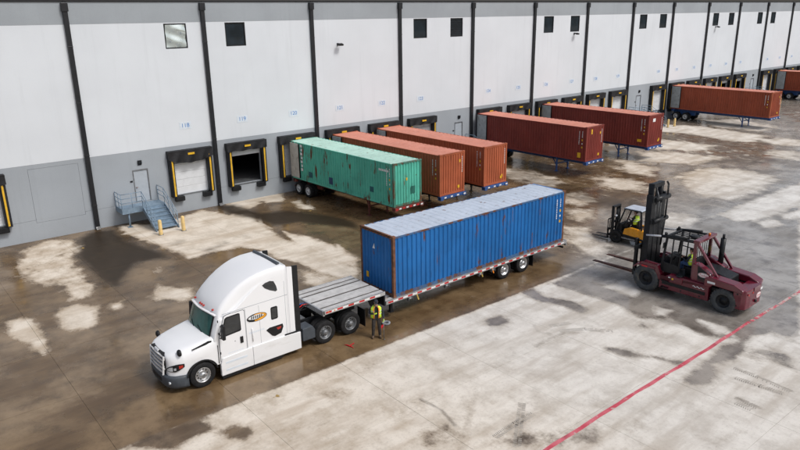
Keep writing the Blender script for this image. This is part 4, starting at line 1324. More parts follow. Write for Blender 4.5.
tr = thing('step_deck_trailer', 'aluminium and wood step-deck trailer carrying the blue container', 'trailer', (13.75, TY, 0))
ZU, ZD = 1.50, 1.0
HW = 1.29
UL, S0, LL = 3.22, 3.30, 16.15           # upper deck end, lower deck start and end (local x)
planks = []
yy = -HW + 0.05
pat = [('deck_alu', 0.26), ('wood', 0.10), ('deck_alu', 0.30), ('deck_alu', 0.30), ('wood', 0.12), ('deck_alu', 0.31), ('deck_alu', 0.31), ('wood', 0.12), ('deck_alu', 0.24), ('wood', 0.10), ('deck_alu', 0.25)]
sc_ = (2 * HW - 0.1) / sum(p[1] for p in pat)
dark_wood = MT('dark_oiled_plank', (0.075, 0.068, 0.062), 0.75, 0, 0.3, 4, 0.3, 30, world_space=True)
for (mn, w_) in pat:
    w_ *= sc_
    for (xa, xb, zt) in ((0.06, UL, ZU), (S0, LL - 0.06, ZD)):
        MB().box(xa, xb, yy + 0.006, yy + w_ - 0.006, zt - 0.04, zt - (0.014 if mn == 'wood' else 0.0)).build('deck_plank', dark_wood if mn == 'wood' else mat['deck_alu'], tr)
    yy += w_
for sgn in (-1, 1):
    for (xa, xb, zt) in ((0.0, UL + 0.03, ZU), (S0, LL, ZD)):
        MB().box(xa, xb, sgn * (HW - 0.05), sgn * HW, zt - 0.16, zt + 0.012).build('side_rail', mat['alu'], tr)
        x_ = xa + 0.12
        q = 0
        while x_ < xb - 0.3:
            MB().box(x_, x_ + 0.28, sgn * HW, sgn * (HW + 0.004), zt - 0.115, zt - 0.045).build('reflective_tape', mat['tape_red'] if q % 2 == 0 else mat['tape_white'], tr)
            x_ += 0.285
            q += 1
    bm_ = MB().prism([(0.35, ZU - 0.05), (0.35, ZU - 0.24), (2.75, ZU - 0.28), (3.05, ZD - 0.42), (LL - 0.5, ZD - 0.42), (LL - 0.1, ZD - 0.25), (LL - 0.1, ZD - 0.05), (S0, ZD - 0.05), (S0 - 0.05, ZU - 0.05)], 'y', sgn * 0.45 - 0.05, sgn * 0.45 + 0.05)
    bm_.build('main_beam', mat['black'], tr)
for xa in [0.5 + 0.6 * q for q in range(5)]:
    MB().box(xa, xa + 0.07, -HW + 0.05, HW - 0.05, ZU - 0.15, ZU - 0.042).build('cross_member', mat['black'], tr)
for xa in [S0 + 0.25 + 0.75 * q for q in range(17)]:
    MB().box(xa, xa + 0.07, -HW + 0.05, HW - 0.05, ZD - 0.15, ZD - 0.042).build('cross_member', mat['black'], tr)
MB().box(-0.02, 0.055, -HW, HW, ZU - 0.2, ZU + 0.015).build('front_rail', mat['alu'], tr)
MB().box(UL + 0.0, UL + 0.06, -HW + 0.05, HW - 0.05, ZD - 0.2, ZU - 0.05).build('step_plate', mat['black'], tr)
rb = MB().box(LL, LL + 0.06, -HW, HW, ZD - 0.3, ZD + 0.015).build('rear_rail', mat['alu'], tr)
for q in (-1.05, -0.8, 0.8, 1.05):
    MB().cyl((LL + 0.06, q, ZD - 0.16), (LL + 0.075, q, ZD - 0.16), 0.05).build('tail_lamp', mat['red_lamp'], rb)
MB().box(LL - 0.02, LL + 0.05, -1.1, 1.1, 0.50, 0.60).box(LL - 0.02, LL + 0.05, -0.6, -0.5, 0.6, ZD - 0.3).box(LL - 0.02, LL + 0.05, 0.5, 0.6, 0.6, ZD - 0.3).build('rear_guard', mat['black'], tr)
for q in (0.25, 0.55):
    MB().cyl((q, -HW - 0.002, ZU - 0.08), (q, -HW - 0.012, ZU - 0.08), 0.03, n=10).build('marker_lamp', mat['amber'], tr)
for xx in (11.15, 12.62):
    MB().cyl((xx, -1.0, 0.5), (xx, 1.0, 0.5), 0.065, n=10).build('axle', mat['black'], tr)
    for sgn in (-1, 1):
        wheel(tr, xx, sgn * 1.10, 0.5, sgn, T_DUAL, RIM_STEER, 0.33)
for (xx, sgn) in ((13.35, -1), (13.35, 1)):
    MB().box(xx, xx + 0.012, sgn * 0.72, sgn * 1.27, 0.16, 0.84).build('mud_flap', mat['black_trim'], tr)
for sgn in (-1, 1):
    lg = MB().box(3.75, 3.88, sgn * 0.95 - 0.06, sgn * 0.95 + 0.06, 0.30, ZD - 0.16)
    lg.box(3.70, 3.93, sgn * 0.95 - 0.11, sgn * 0.95 + 0.11, 0.26, 0.30)
    lg.build('landing_leg', mat['black'], tr)
for q, xx in enumerate((4.6, 6.9, 9.2, 10.1)):
    wm_ = MB().cyl((xx, -HW + 0.02, ZD - 0.24), (xx + 0.22, -HW + 0.02, ZD - 0.24), 0.06, n=12).box(xx - 0.02, xx, -HW - 0.05, -HW + 0.1, ZD - 0.33, ZD - 0.15).box(xx + 0.22, xx + 0.24, -HW - 0.05, -HW + 0.1, ZD - 0.33, ZD - 0.15)
    wm_.build('strap_winch', mat['steel'], tr)
for xx, m_ in ((9.35, mat['gold']), (10.15, mat['amber']), (5.1, mat['gold'])):
    MB().bar((xx, -HW - 0.0, ZD - 0.15), (xx + 0.06, -HW - 0.06, ZD - 0.40), 0.06, 0.02, up=(0, 1, 0)).build('strap_end', m_, tr)
for sgn in (-1, 1):         # steps of timber lying under the container corners
    MB().box(3.45, 3.6, sgn * 0.6 - 0.5, sgn * 0.6 + 0.5, ZD, ZD + 0.003).build('dunnage_shim', mat['wood'], tr)

# ================================================================== TRACTOR UNIT (local x runs from the bumper backwards, near flank at -y)
tk = thing('semi_truck', 'white sleeper-cab semi truck with dark bumper and chrome grille bars', 'truck', (7.2, -22.4, 0))

def half_section(zb, wb, ws, zs, wt, zt, crown, n=7, step=0.0):
    pts = [(0.0, zb), (wb - 0.03, zb), (wb, zb + 0.008), (wb, zb + 0.02), ((wb + ws) / 2, (zb + zs) / 2 + 0.01), (ws, max(zs - 0.06, zb + 0.025)), (ws, zs)]
    if step:
        pts += [(ws - step * 0.5, zs + 0.012), (ws - step, zs + 0.022)]
        ws = ws - step
        zs = zs + 0.022
    for i in range(1, n):                       # rounded shoulder
        t = i / n
        a = (1 - t) ** 2; b = 2 * t * (1 - t); c = t * t
        pts.append((a * ws + b * ws + c * wt, a * zs + b * zt + c * zt))
    pts += [(wt, zt), (wt * 0.66, zt + crown * 0.55), (wt * 0.33, zt + crown * 0.9), (0.0, zt + crown)]
    return pts

def ring(X, sec, bulge=0.0, wb_=1.1):
    full = [(y, z) for (y, z) in sec] + [(-y, z) for (y, z) in reversed(sec[1:-1])]
    return [(X - bulge * (1 - min(1.0, (abs(y) / wb_)) ** 2), y, z) for (y, z) in full]

def interp_rows(rows, xs):
    a = np.array(rows, float)
    return [[X] + [float(np.interp(X, a[:, 0], a[:, k])) for k in range(1, a.shape[1])] for X in xs]

# hood with wheel arches
hrows = [  # X, ws, zs, wt, zt, crown
    (0.10, 0.72, 1.16, 0.50, 1.44, 0.02), (0.16, 0.84, 1.16, 0.54, 1.50, 0.03), (0.30, 0.99, 1.17, 0.60, 1.57, 0.05), (0.60, 1.12, 1.22, 0.68, 1.66, 0.06),
    (1.10, 1.20, 1.28, 0.80, 1.75, 0.07), (1.60, 1.22, 1.36, 0.92, 1.82, 0.06), (1.92, 1.20, 1.42, 0.97, 1.84, 0.04)]
rings = []
for X, ws, zs, wt, zt, cr_ in interp_rows(hrows, [0.13, 0.18, 0.23, 0.30, 0.42, 0.55, 0.62, 0.66, 0.72, 0.80, 0.90, 1.02, 1.14, 1.25, 1.36, 1.48, 1.60, 1.70, 1.78, 1.84, 1.90, 1.92]):
    d = 0.61 ** 2 - (X - 1.25) ** 2
    arch = 0.5 + math.sqrt(d) if d > 0 else 0
    zb = max(0.70, arch)
    rings.append(ring(X, half_section(zb, ws - 0.01, ws, max(zs, zb + 0.03), wt, zt, cr_), 0.03, 1.2))
MB().loft(rings).build('hood', mat['white'], tk)
for sgn in (-1, 1):
    lip = MB()
    prev = None
    for i in range(15):
        t = math.pi * (0.06 + 0.88 * i / 14)
        p = (1.25 - 0.60 * math.cos(t), sgn * 1.212, 0.5 + 0.60 * math.sin(t))
        if prev:
            lip.bar(prev, p, 0.05, 0.03, up=(0, sgn, 0))
        prev = p
    lip.build('wheel_arch_lip', mat['black_trim'], tk)
    MB().prism([(0.95, 1.60), (1.70, 1.67), (1.72, 1.745), (1.60, 1.75)], 'y', sgn * 1.06, sgn * 1.16).build('hood_vent', mat['black_trim'], tk)
    # the dark line where the hood meets the cab
    MB().box(1.90, 1.925, sgn * 1.19, sgn * 1.215, 0.75, 1.5).build('hood_gap', mat['black_trim'], tk)

# cab and sleeper shell
crows = [  # X, zb, ws, zs, wt, zt, crown, bulge
    (1.80, 0.70, 1.17, 1.66, 0.985, 1.79, 0.0, 0.16), (2.10, 0.70, 1.185, 2.44, 0.93, 2.62, 0.0, 0.16), (2.13, 0.70, 1.185, 2.46, 0.92, 2.70, 0.03, 0.17),
    (2.25, 0.70, 1.185, 2.51, 0.90, 2.90, 0.05, 0.17), (2.45, 0.70, 1.19, 2.58, 0.91, 3.12, 0.06, 0.15), (2.77, 0.70, 1.19, 2.74, 0.94, 3.39, 0.06, 0.12), (3.10, 0.70, 1.19, 2.98, 0.97, 3.60, 0.06, 0.08),
    (3.45, 0.70, 1.195, 3.24, 1.00, 3.76, 0.05, 0.04), (3.80, 0.70, 1.20, 3.46, 1.03, 3.87, 0.05, 0.0), (4.20, 0.70, 1.20, 3.58, 1.05, 3.93, 0.04, 0.0), (4.80, 0.70, 1.20, 3.62, 1.06, 3.94, 0.03, 0.0), (5.02, 0.70, 1.20, 3.60, 1.06, 3.90, 0.03, 0.0)]
rings = []
xs_ = [1.80, 1.87, 1.95, 2.03, 2.10, 2.13, 2.19, 2.25, 2.35, 2.45, 2.6, 2.77, 2.93, 3.10, 3.28, 3.45, 3.62, 3.8, 4.0, 4.2, 4.5, 4.8, 5.02]
for X, zb, ws, zs, wt, zt, cr_, bu in interp_rows(crows, xs_):
    rings.append(ring(X, half_section(zb, ws, ws, zs, wt, zt, cr_, 8, 0.002 + 0.075 * max(0.0, min(1.0, (X - 1.95) / 0.2)) * max(0.0, min(1.0, (3.9 - X) / 0.9))), bu, 1.15))
MB().loft(rings).build('cab_shell', mat['white'], tk)

def ws_point(t, s_, out=0.0):
    return (1.79 + 0.305 * s_ - 0.16 * (1 - t * t * 0.76) - 0.012 - out, t * (1.0 - 0.065 * s_), 1.785 + 0.83 * s_ - 0.03 * (1 - t * t) * (1 - s_) + 0.004)
def patch(name, m_, t0, t1, s0, s1, out, parent, nt_=18, ns=8):
    mb = MB()
    v = [ws_point(t0 + (t1 - t0) * i / nt_, s0 + (s1 - s0) * j / ns, out) for j in range(ns + 1) for i in range(nt_ + 1)]
    W_ = nt_ + 1
    mb.add(v, [(j * W_ + i, (j + 1) * W_ + i, (j + 1) * W_ + i + 1, j * W_ + i + 1) for j in range(ns) for i in range(nt_)], 0, True)
    return mb.build(name, m_, parent)
wsr = patch('windscreen_surround', mat['black_trim'], -1.0, 1.0, 0.0, 1.0, 0.012, tk)
patch('windscreen', mat['glass'], -0.925, 0.925, 0.09, 0.93, 0.024, wsr)
for t in (-0.55, 0.1):
    wp = MB()
    a, b_ = Vector(ws_point(t, 0.06, 0.04)), Vector(ws_point(t + 0.48, 0.30, 0.04))
    wp.bar(a, b_, 0.02, 0.02)
    wp.build('wiper', mat['black_trim'], tk)
for q in (-0.78, -0.16, 0.0, 0.16, 0.78):
    MB().box(2.085 - 0.17 * (1 - (q / 1.15) ** 2), 2.165 - 0.17 * (1 - (q / 1.15) ** 2), q - 0.025, q + 0.025, 2.735, 2.80).build('marker_lamp', mat['red_lamp'], tk, 0.01)

# visor lip over the windscreen
vz = MB()
prev = None
for i in range(15):
    y = -1.02 + 2.04 * i / 14
    p_ = (2.055 - 0.185 * (1 - (y / 1.15) ** 2), y, 2.665 - 0.05 * (abs(y) / 1.02) ** 4)
    if prev:
        vz.bar(prev, p_, 0.10, 0.035)
    prev = p_
vz.build('sun_visor', mat['white'], tk)
# dark trim across the roof and the vertical extenders behind the sleeper
MB().prism([(4.70, 3.955), (4.84, 3.965), (4.84, 4.02), (4.76, 4.03)], 'y', -1.0, 1.0).build('roof_trim', mat['slate'], tk, 0.01)
for sgn in (-1, 1):
    MB().prism([(5.02, 0.98), (5.25, 0.98), (5.25, 3.80), (5.02, 3.84)], 'y', sgn * 1.16, sgn * 1.205).build('extender_panel', mat['white'], tk)
    MB().prism([(5.245, 0.98), (5.50, 0.98), (5.50, 3.80), (5.30, 3.83), (5.245, 3.83)], 'y', sgn * 1.15, sgn * 1.215).build('side_extender', mat['black_trim'], tk, 0.015)
    # side glass, vents
    y_ = sgn * 1.20
    def plate(name, poly, m_, off, th=0.012, parent=tk):
        return MB().prism(poly, 'y', sgn * (1.188 + off), sgn * (1.188 + off + th)).build(name, m_, parent)
    plate('window_eyebrow', [(3.92, 3.36), (4.05, 3.43), (4.26, 3.46), (4.42, 3.41), (4.52, 3.18), (4.55, 3.00), (4.48, 2.97), (4.22, 3.09), (4.02, 3.22)], mat['dark_glass'], 0.008, 0.012)
    sw = plate('sleeper_window', [(4.20, 1.87), (4.24, 1.83), (4.46, 1.83), (4.50, 1.87), (4.50, 2.32), (4.46, 2.36), (4.24, 2.36), (4.20, 2.32)], mat['black_trim'], 0.010)
    plate('pane', [(4.24, 1.89), (4.46, 1.89), (4.46, 2.30), (4.24, 2.30)], mat['dark_glass'], 0.021, 0.004, sw)
    vt = plate('side_vent', [(3.95, 1.46), (4.10, 1.53), (4.68, 1.53), (4.71, 1.40), (4.60, 1.16), (4.32, 1.10), (4.20, 1.15)], mat['black_trim'], 0.010)
    plate('red_reflector', [(4.40, 1.44), (4.62, 1.45), (4.58, 1.36), (4.46, 1.34)], mat['red_lamp'], 0.021, 0.004, vt)
    # door leaf with its shut line
    poly = [(2.0, 0.80), (2.0, 1.72), (2.26, 2.56), (2.40, 2.60), (3.04, 2.60), (3.08, 2.55), (3.08, 1.02), (2.96, 0.80)]
    big = [(x + (0.016 if x > 2.6 else -0.016), z + (0.016 if z > 1.6 else -0.016)) for x, z in poly]
    seal = plate('door_seal', big, mat['slate'], 0.0, 0.010)
    dr = plate('door', poly, mat['white'], 0.006, 0.016)
    plate('door_window_frame', [(2.05, 1.74), (2.27, 2.47), (2.36, 2.52), (2.84, 2.54), (2.90, 2.50), (2.91, 1.84), (2.86, 1.80)], mat['black_trim'], 0.019, 0.006, dr)
    plate('door_window', [(2.12, 1.79), (2.31, 2.43), (2.38, 2.47), (2.82, 2.49), (2.86, 2.46), (2.87, 1.88)], mat['dark_glass'], 0.0255, 0.004, dr)
    plate('door_handle', [(2.83, 1.30), (2.95, 1.30), (2.95, 1.56), (2.83, 1.56)], mat['black_trim'], 0.02, 0.03, dr)
    # body crease along the sleeper
    MB().bar((2.2, sgn * 1.19, 2.655), (4.98, sgn * 1.20, 2.70), 0.014, 0.014).build('body_seam', mat['wall_band'], tk)
    MB().box(3.70, 3.708, sgn * 1.195, sgn * 1.204, 1.0, 2.60).build('body_seam', mat['wall_band'], tk)
    # roof fairing joint and sleeper seams
    for (p0, p1) in (((3.12, 2.62), (3.12, 1.0)), ((4.86, 3.30), (4.86, 1.02))):
        MB().bar((p0[0], sgn * 1.198, p0[1]), (p1[0], sgn * 1.198, p1[1]), 0.012, 0.012, up=(0, 1, 0)).build('body_seam', mat['wall_band'], tk)
    MB().cyl((2.62, sgn * 1.20, 1.45), (2.62, sgn * 1.216, 1.45), 0.02, n=8).build('door_lock', mat['steel'], tk)
    for zz in (1.1, 1.9, 2.4):
        MB().box(1.985, 2.02, sgn * 1.20, sgn * 1.222, zz, zz + 0.09).build('door_hinge', mat['black_trim'], tk)
    MB().cyl((3.35, sgn * 1.23, 1.75), (3.35, sgn * 1.23, 1.2), 0.016, n=8).build('grab_handle', mat['chrome'], tk)
    # lower side fairings
    fp = MB()
    fp.prism([(1.96, 0.20), (1.96, 0.66), (2.05, 0.92), (3.30, 0.98), (3.30, 0.20)], 'y', sgn * 1.12, sgn * 1.25)
    fa = fp.build('step_fairing', mat['white_dirty'], tk, 0.02)
    for (za, zb_) in ((0.36, 0.44), (0.66, 0.74)):
        MB().box(2.15, 3.05, sgn * 1.249, sgn * 1.256, za, zb_).build('step_shade', mat['plate_pale'], fa)  # flat pale bluish strips, the soft shading of the fairing put into colour
    MB().prism([(3.312, 0.20), (3.312, 0.98), (4.88, 0.98), (5.46, 0.94), (5.46, 0.20)], 'y', sgn * 1.12, sgn * 1.25).build('tank_fairing', mat['white_dirty'], tk, 0.02)
    MB().box(4.75, 5.46, sgn * 1.13, sgn * 1.245, 0.985, 1.03).build('fairing_trim', mat['black_trim'], tk)
    MB().box(1.98, 4.6, sgn * 1.14, sgn * 1.235, 0.08, 0.195).build('skirt', mat['black_trim'], tk)
    MB().cyl((3.5, sgn * 0.80, 0.55), (5.3, sgn * 0.80, 0.55), 0.30, n=20).build('fuel_tank', mat['alu'], tk)
    # mirrors
    mr = MB()
    mr.prism([(2.0, 1.78), (2.12, 1.78), (2.14, 2.36), (2.04, 2.36)], 'y', sgn * 1.34, sgn * 1.56)
    mr.build('mirror', mat['black_trim'], tk, 0.03, 3)
    MB().bar((2.08, sgn * 1.20, 1.86), (2.07, sgn * 1.38, 1.90), 0.05, 0.05).bar((2.10, sgn * 1.20, 2.22), (2.09, sgn * 1.38, 2.22), 0.05, 0.05).bar((2.02, sgn * 1.20, 1.74), (2.30, sgn * 1.21, 1.80), 0.03, 0.05).build('mirror_arm', mat['black_trim'], tk)
    hm = MB()
    hc = (0.50, sgn * 1.04, 1.60)
    hm.lathe([(-0.07, 0.0), (-0.06, 0.07), (-0.03, 0.12), (0.02, 0.135), (0.06, 0.115), (0.07, 0.0)], 'x', 14, hc)
    hm.path([hc, (0.60, sgn * 1.02, 1.44), (0.50, sgn * 1.0, 1.36), (0.28, sgn * 0.86, 1.44)], 0.03)
    hm.build('hood_mirror', mat['black_trim'], tk)
    # headlamp
    path_ = [(0.085, 0.74, 0.91, 1.01), (0.15, 0.865, 0.89, 1.10), (0.30, 1.025, 0.89, 1.17), (0.42, 1.085, 0.94, 1.18), (0.60, 1.15, 1.05, 1.17)]
    def lamp_rings(rows, out, zi):
        rr_ = []
        for (x_, y__, z0_, z1_) in rows:
            rr_.append([(x_ - out * 0.7, sgn * (y__ + out), z0_ + zi), (x_ - out * 0.7, sgn * (y__ + out), z1_ - zi), (x_ + 0.09, sgn * (y__ - 0.08), z1_ - zi), (x_ + 0.09, sgn * (y__ - 0.08), z0_ + zi)])
        return rr_
    hl = MB().loft(lamp_rings(path_, 0.0, 0.0), smooth=False).build('headlamp', mat['black_trim'], tk)
    lens_rows = [(0.10, 0.775, 0.91, 1.01), (0.15, 0.865, 0.90, 1.08), (0.235, 0.955, 0.90, 1.10)]
    MB().loft(lamp_rings(lens_rows, 0.008, 0.02), smooth=False).build('lens', mat['clear_lens'], hl)
    MB().loft(lamp_rings([(0.27, 0.993, 0.93, 1.06), (0.33, 1.04, 0.94, 1.07)], 0.008, 0.02), smooth=False).build('lens', mat['clear_lens'], hl)
    MB().loft(lamp_rings([(0.43, 1.09, 0.99, 1.14), (0.56, 1.135, 1.04, 1.15)], 0.008, 0.01), smooth=False).build('side_reflector', mat['red_lamp'], hl)
    # steering wheels
    wheel(tk, 1.25, sgn * 1.06, 0.5, sgn, T_STEER, RIM_STEER)
    for xx in (6.66, 7.96):
        wheel(tk, xx, sgn * 1.10, 0.5, sgn, T_DUAL, RIM_DARK, 0.33)
    MB().box(0.95, 8.7, sgn * 0.43 - 0.045, sgn * 0.43 + 0.045, 0.72, 1.0).build('frame_rail', mat['black'], tk)
    MB().prism([(5.58, 0.42), (5.58, 0.98), (6.05, 1.0), (6.18, 0.80), (6.18, 0.42)], 'y', sgn * 0.62, sgn * 1.20).build('battery_box', mat['slate'], tk, 0.03)
    MB().box(8.68, 8.70, sgn * 0.72, sgn * 1.27, 0.15, 0.95).build('mud_flap', mat['black_trim'], tk)

# bumper, grille
plan = [(-0.03, 0.0), (-0.025, 0.45), (0.01, 0.72), (0.10, 0.94), (0.28, 1.09), (0.50, 1.17), (0.70, 1.20), (0.70, 1.0), (0.30, 0.80), (0.15, 0.0)]
full = plan[:-1] + [plan[-1]] + [(x, -y) for x, y in reversed(plan[1:-1])]
bp = MB()
r1 = [(x * 1.0 + 0.03, y * 0.985, 0.24) for x, y in full]
r2 = [(x, y, 0.34) for x, y in full]
r3 = [(x, y, 0.62) for x, y in full]
r4 = [(x + 0.025, y * 0.985, 0.715) for x, y in full]
bp.loft([r1, r2, r3, r4])
bo = bp.build('bumper', mat['slate'], tk)
for sgn in (-1, 1):
    MB().cyl((0.13, sgn * 0.90, 0.47), (0.055, sgn * 0.905, 0.47), 0.055, n=14).build('fog_lamp', mat['clear_lens'], bo)
MB().box(-0.038, -0.02, -0.40, 0.40, 0.40, 0.54).build('lower_intake', mat['black_trim'], bo)
def gx(z):
    return -0.005 + (z - 0.70) * 0.10
gb = MB().loft([[(gx(z_), -w, z_), (gx(z_), w, z_), (0.24, w, z_), (0.24, -w, z_)] for (z_, w) in ((0.70, 0.55), (0.80, 0.62), (1.28, 0.67), (1.47, 0.62), (1.53, 0.50))], smooth=False)
gr = gb.build('grille', mat['black_trim'], tk)
for q in range(5):
    z = 0.81 + q * 0.150
    w = 0.60 if q in (0,) else (0.62 if q == 4 else 0.65)
    br = MB()
    pts = [(gx(z) - 0.035 + 0.05 * (abs(y) / w) ** 2, y, z + 0.02 * (1 - (y / w) ** 2)) for y in np.linspace(-w, w, 9)]
    for a, b_ in zip(pts[:-1], pts[1:]):
        br.bar(a, b_, 0.06, 0.055)
    br.build('grille_bar', mat['chrome'], gr)
for sgn in (-1, 1):
    MB().bar((gx(0.72) - 0.01, sgn * 0.60, 0.72), (gx(1.46) - 0.01, sgn * 0.65, 1.45), 0.05, 0.06, up=(1, 0, 0)).build('grille_frame', mat['chrome'], gr)
MB().prism([(0.04, 1.47), (0.12, 1.53), (0.07, 1.58), (0.03, 1.53)], 'y', -0.16, 0.16).build('emblem', mat['chrome'], tk, 0.01)
# chassis fittings behind the cab
MB().prism([(6.75, 1.0), (7.85, 1.0), (7.85, 1.16), (7.5, 1.22), (7.1, 1.24), (6.75, 1.16)], 'y', -0.42, 0.42).build('fifth_wheel', mat['black'], tk)
MB().box(5.1, 6.2, -0.38, 0.38, 1.0, 1.03).build('deck_plate', mat['steel'], tk)
for xx in (6.66, 7.96):
    MB().cyl((xx, -1.0, 0.5), (xx, 1.0, 0.5), 0.08, n=10).lathe([(-0.22, 0.05), (-0.15, 0.2), (0.15, 0.2), (0.22, 0.05)], 'y', 14, (xx, 0, 0.5)).build('axle', mat['black'], tk)
MB().cyl((1.25, -1.0, 0.45), (1.25, 1.0, 0.45), 0.06, n=10).build('axle', mat['black'], tk)
MB().box(0.35, 1.9, -0.40, 0.40, 0.5, 1.2).build('engine', mat['black'], tk)
for q, m_ in ((-0.15, mat['black_trim']), (0.0, mat['tool_red']), (0.15, mat['blue_steel'])):
    pts = [(5.05, q, 2.0), (5.35, q, 1.5), (5.9, q * 1.2, 1.25), (6.35, q, 1.45), (6.56, q, 1.42)]
    MB().path(pts, 0.022, 6).build('air_line', m_, tk)
# door-side emblem: orange and black oval, unreadable script
def ell(cx, cz, a, b_, n=28):
    return [(cx + a * math.cos(2 * math.pi * i / n), cz + b_ * math.sin(2 * math.pi * i / n)) for i in range(n)]
for sgn in (-1, 1):
    def dec(name, poly, m_, k, parent):
        return MB().prism(poly, 'y', sgn * (1.199 + 0.003 * k), sgn * (1.2025 + 0.003 * k)).build(name, m_, parent)
    lg = dec('logo', ell(3.60, 2.14, 0.43, 0.165), mat['black_trim'], 0, tk)
    half = [(x, z) for x, z in ell(3.60, 2.14, 0.405, 0.145) if x >= 3.50]
    dec('logo_fill', [(3.50, 2.00)] + sorted([p for p in half if p[1] < 2.14]) + sorted([p for p in half if p[1] >= 2.14], reverse=True) + [(3.50, 2.28)], mat['orange_logo'], 1, lg)
    dec('logo_fill', ell(3.56, 2.165, 0.33, 0.085), mat['white_mark'], 2, lg)
    for q in range(6):
        x0 = 3.34 + q * 0.085
        dec('logo_stroke', [(x0, 2.11), (x0 + 0.045, 2.11), (x0 + 0.07, 2.225), (x0 + 0.025, 2.225)], mat['black_trim'], 3, lg)
    dec('logo_stroke', [(3.22, 2.02), (3.60, 2.055), (3.98, 2.16), (3.60, 2.085)], mat['black_trim'], 3, lg)
    for q in range(9):
        x0 = 3.22 + q * 0.075
        dec('small_lettering', [(x0, 1.53), (x0 + 0.05, 1.53), (x0 + 0.05, 1.60), (x0, 1.60)], mat['plate_pale'], 0, tk)
    for q in range(6):
        x0 = 2.3 + q * 0.11
        MB().box(x0, x0 + 0.09, sgn * 1.209, sgn * 1.212, 1.02, 1.05).build('small_lettering', mat['plate_pale'], tk)

# ================================================================== BIG MAROON FORKLIFT (faces +y; local +y forward, near flank at -x)
fl = thing('heavy_forklift', 'large maroon heavy-duty forklift with tall black mast and raised forks', 'forklift', (30.10, -31.0, 0), R(2.2))
fl.scale = (0.92, 1.0, 1.0)
def wheel_x(parent, x, y, r, w, rim_r, sgn, tm, rm_, name='wheel'):
    hub = MB().cyl((-0.12, 0, 0), (0.12, 0, 0), r * 0.2, n=14).build(name, mat['black'], parent, loc=(x, y, r))
    h = w / 2
    t = MB().lathe([(-h * 0.8, rim_r), (-h, rim_r * 1.15), (-h, r * 0.86), (-h * 0.82, r * 0.97), (-h * 0.5, r), (h * 0.5, r), (h * 0.82, r * 0.97), (h, r * 0.86), (h, rim_r * 1.15), (h * 0.8, rim_r)], 'x', 34)
    for q in range(26):                     # lugs
        a = 2 * math.pi * q / 26
        c, s_ = math.cos(a), math.sin(a)
        t.bar((-h * 0.75, c * r * 0.99, s_ * r * 0.99), (h * 0.75, math.cos(a + 0.07) * r * 0.99, math.sin(a + 0.07) * r * 0.99), 0.07, 0.03, up=(0, c, s_))
    t.build('tyre', tm, hub)
    m = MB()
    f = sgn * h * 0.72
    m.lathe([(f, rim_r * 1.02), (f * 0.55, rim_r * 0.92), (f * 0.45, rim_r * 0.5), (f * 0.8, rim_r * 0.42), (f * 0.85, 0.0)], 'x', 24)
    for q in range(10):
        a = 2 * math.pi * q / 10
        c = (f * 0.62, math.cos(a) * rim_r * 0.62, math.sin(a) * rim_r * 0.62)
        m.cyl(c, (c[0] + sgn * 0.03, c[1], c[2]), rim_r * 0.06, n=6)
    m.build('rim', rm_, hub)
    return hub
ty_grey = MT('dusty_tyre_rubber', (0.055, 0.06, 0.062), 0.85, 0, 0.25, 6, 0.3, 40, [((0.14, 0.125, 0.10), 0.5, 0.75, 5, None)])
for sgn in (-1, 1):
    wheel_x(fl, sgn * 0.98, 1.80, 0.66, 0.50, 0.36, sgn, ty_grey, mat['black'])
    wheel_x(fl, sgn * 0.95, -1.96, 0.58, 0.45, 0.31, sgn, ty_grey, mat['black'])
# lower chassis: side sills between the wheels
for sgn in (-1, 1):
    s_ = MB().prism([(1.10, 0.38), (1.10, 1.02), (1.28, 1.42), (2.05, 1.44), (2.12, 1.36), (1.32, 1.24), (1.20, 0.80), (0.6, 1.16), (-1.28, 1.12), (-1.30, 0.38)], 'x', sgn * 0.80, sgn * 1.17)
    s_.build('side_sill', mat['maroon'], fl, 0.03)
    MB().prism([(0.95, 0.62), (0.95, 0.78), (-1.15, 0.78), (-1.15, 0.62)], 'x', sgn * 1.171, sgn * 1.19).build('sill_groove', mat['black'], fl)
    fb = MB().prism([(1.35, 1.30), (2.30, 1.32), (2.52, 1.10), (2.50, 1.06), (2.26, 1.24), (1.40, 1.22)], 'x', sgn * 0.74, sgn * 1.22).build('front_fender', mat['maroon'], fl, 0.015)
    rf = MB().prism([(-1.05, 1.10), (-1.05, 1.48), (-1.35, 1.58), (-2.4, 1.50), (-2.80, 1.32), (-2.80, 1.16), (-2.5, 1.18), (-1.45, 1.22), (-1.32, 1.06)], 'x', sgn * 0.55, sgn * 1.20).build('rear_fender', mat['maroon'], fl, 0.04)
    MB().box(sgn * 1.195, sgn * 1.204, -1.55, -1.20, 1.28, 1.38).build('white_label', mat['white_mark'], rf)
    MB().box(sgn * 1.222, sgn * 1.228, 1.75, 2.05, 1.235, 1.31).build('reflector', mat['tape_red'], fb)
    # hydraulic tank with cap, step
    MB().prism([(-0.05, 0.82), (0.55, 0.82), (0.55, 1.12), (-0.05, 1.12)], 'x', sgn * 0.9, sgn * 1.23).build('hydraulic_tank', mat['maroon'], fl, 0.04)
    MB().cyl((sgn * 1.0, 0.18, 1.12), (sgn * 1.0, 0.18, 1.22), 0.18, n=18).build('filter_cap', mat['black'], fl)
    MB().cyl((sgn * 1.12, 0.42, 1.0), (sgn * 1.24, 0.42, 1.0), 0.05, n=10).build('filler_cap', mat['yellow_mark'], fl)
    # script on the sill, a squiggle too small to read
    sq = MB()
    pts = [(sgn * 1.193, -0.55 + q * 0.055 * -sgn * -1, 0.93 + 0.035 * math.sin(q * 1.9)) for q in range(11)]
    for a, b_ in zip(pts[:-1], pts[1:]):
        sq.bar(a, b_, 0.02, 0.03, up=(sgn, 0, 0))
    sq.build('script_marking', mat['white_mark'], fl)
    MB().box(sgn * 1.171, sgn * 1.176, 0.50, 0.66, 0.99, 1.05).build('white_label', mat['white_mark'], fl)
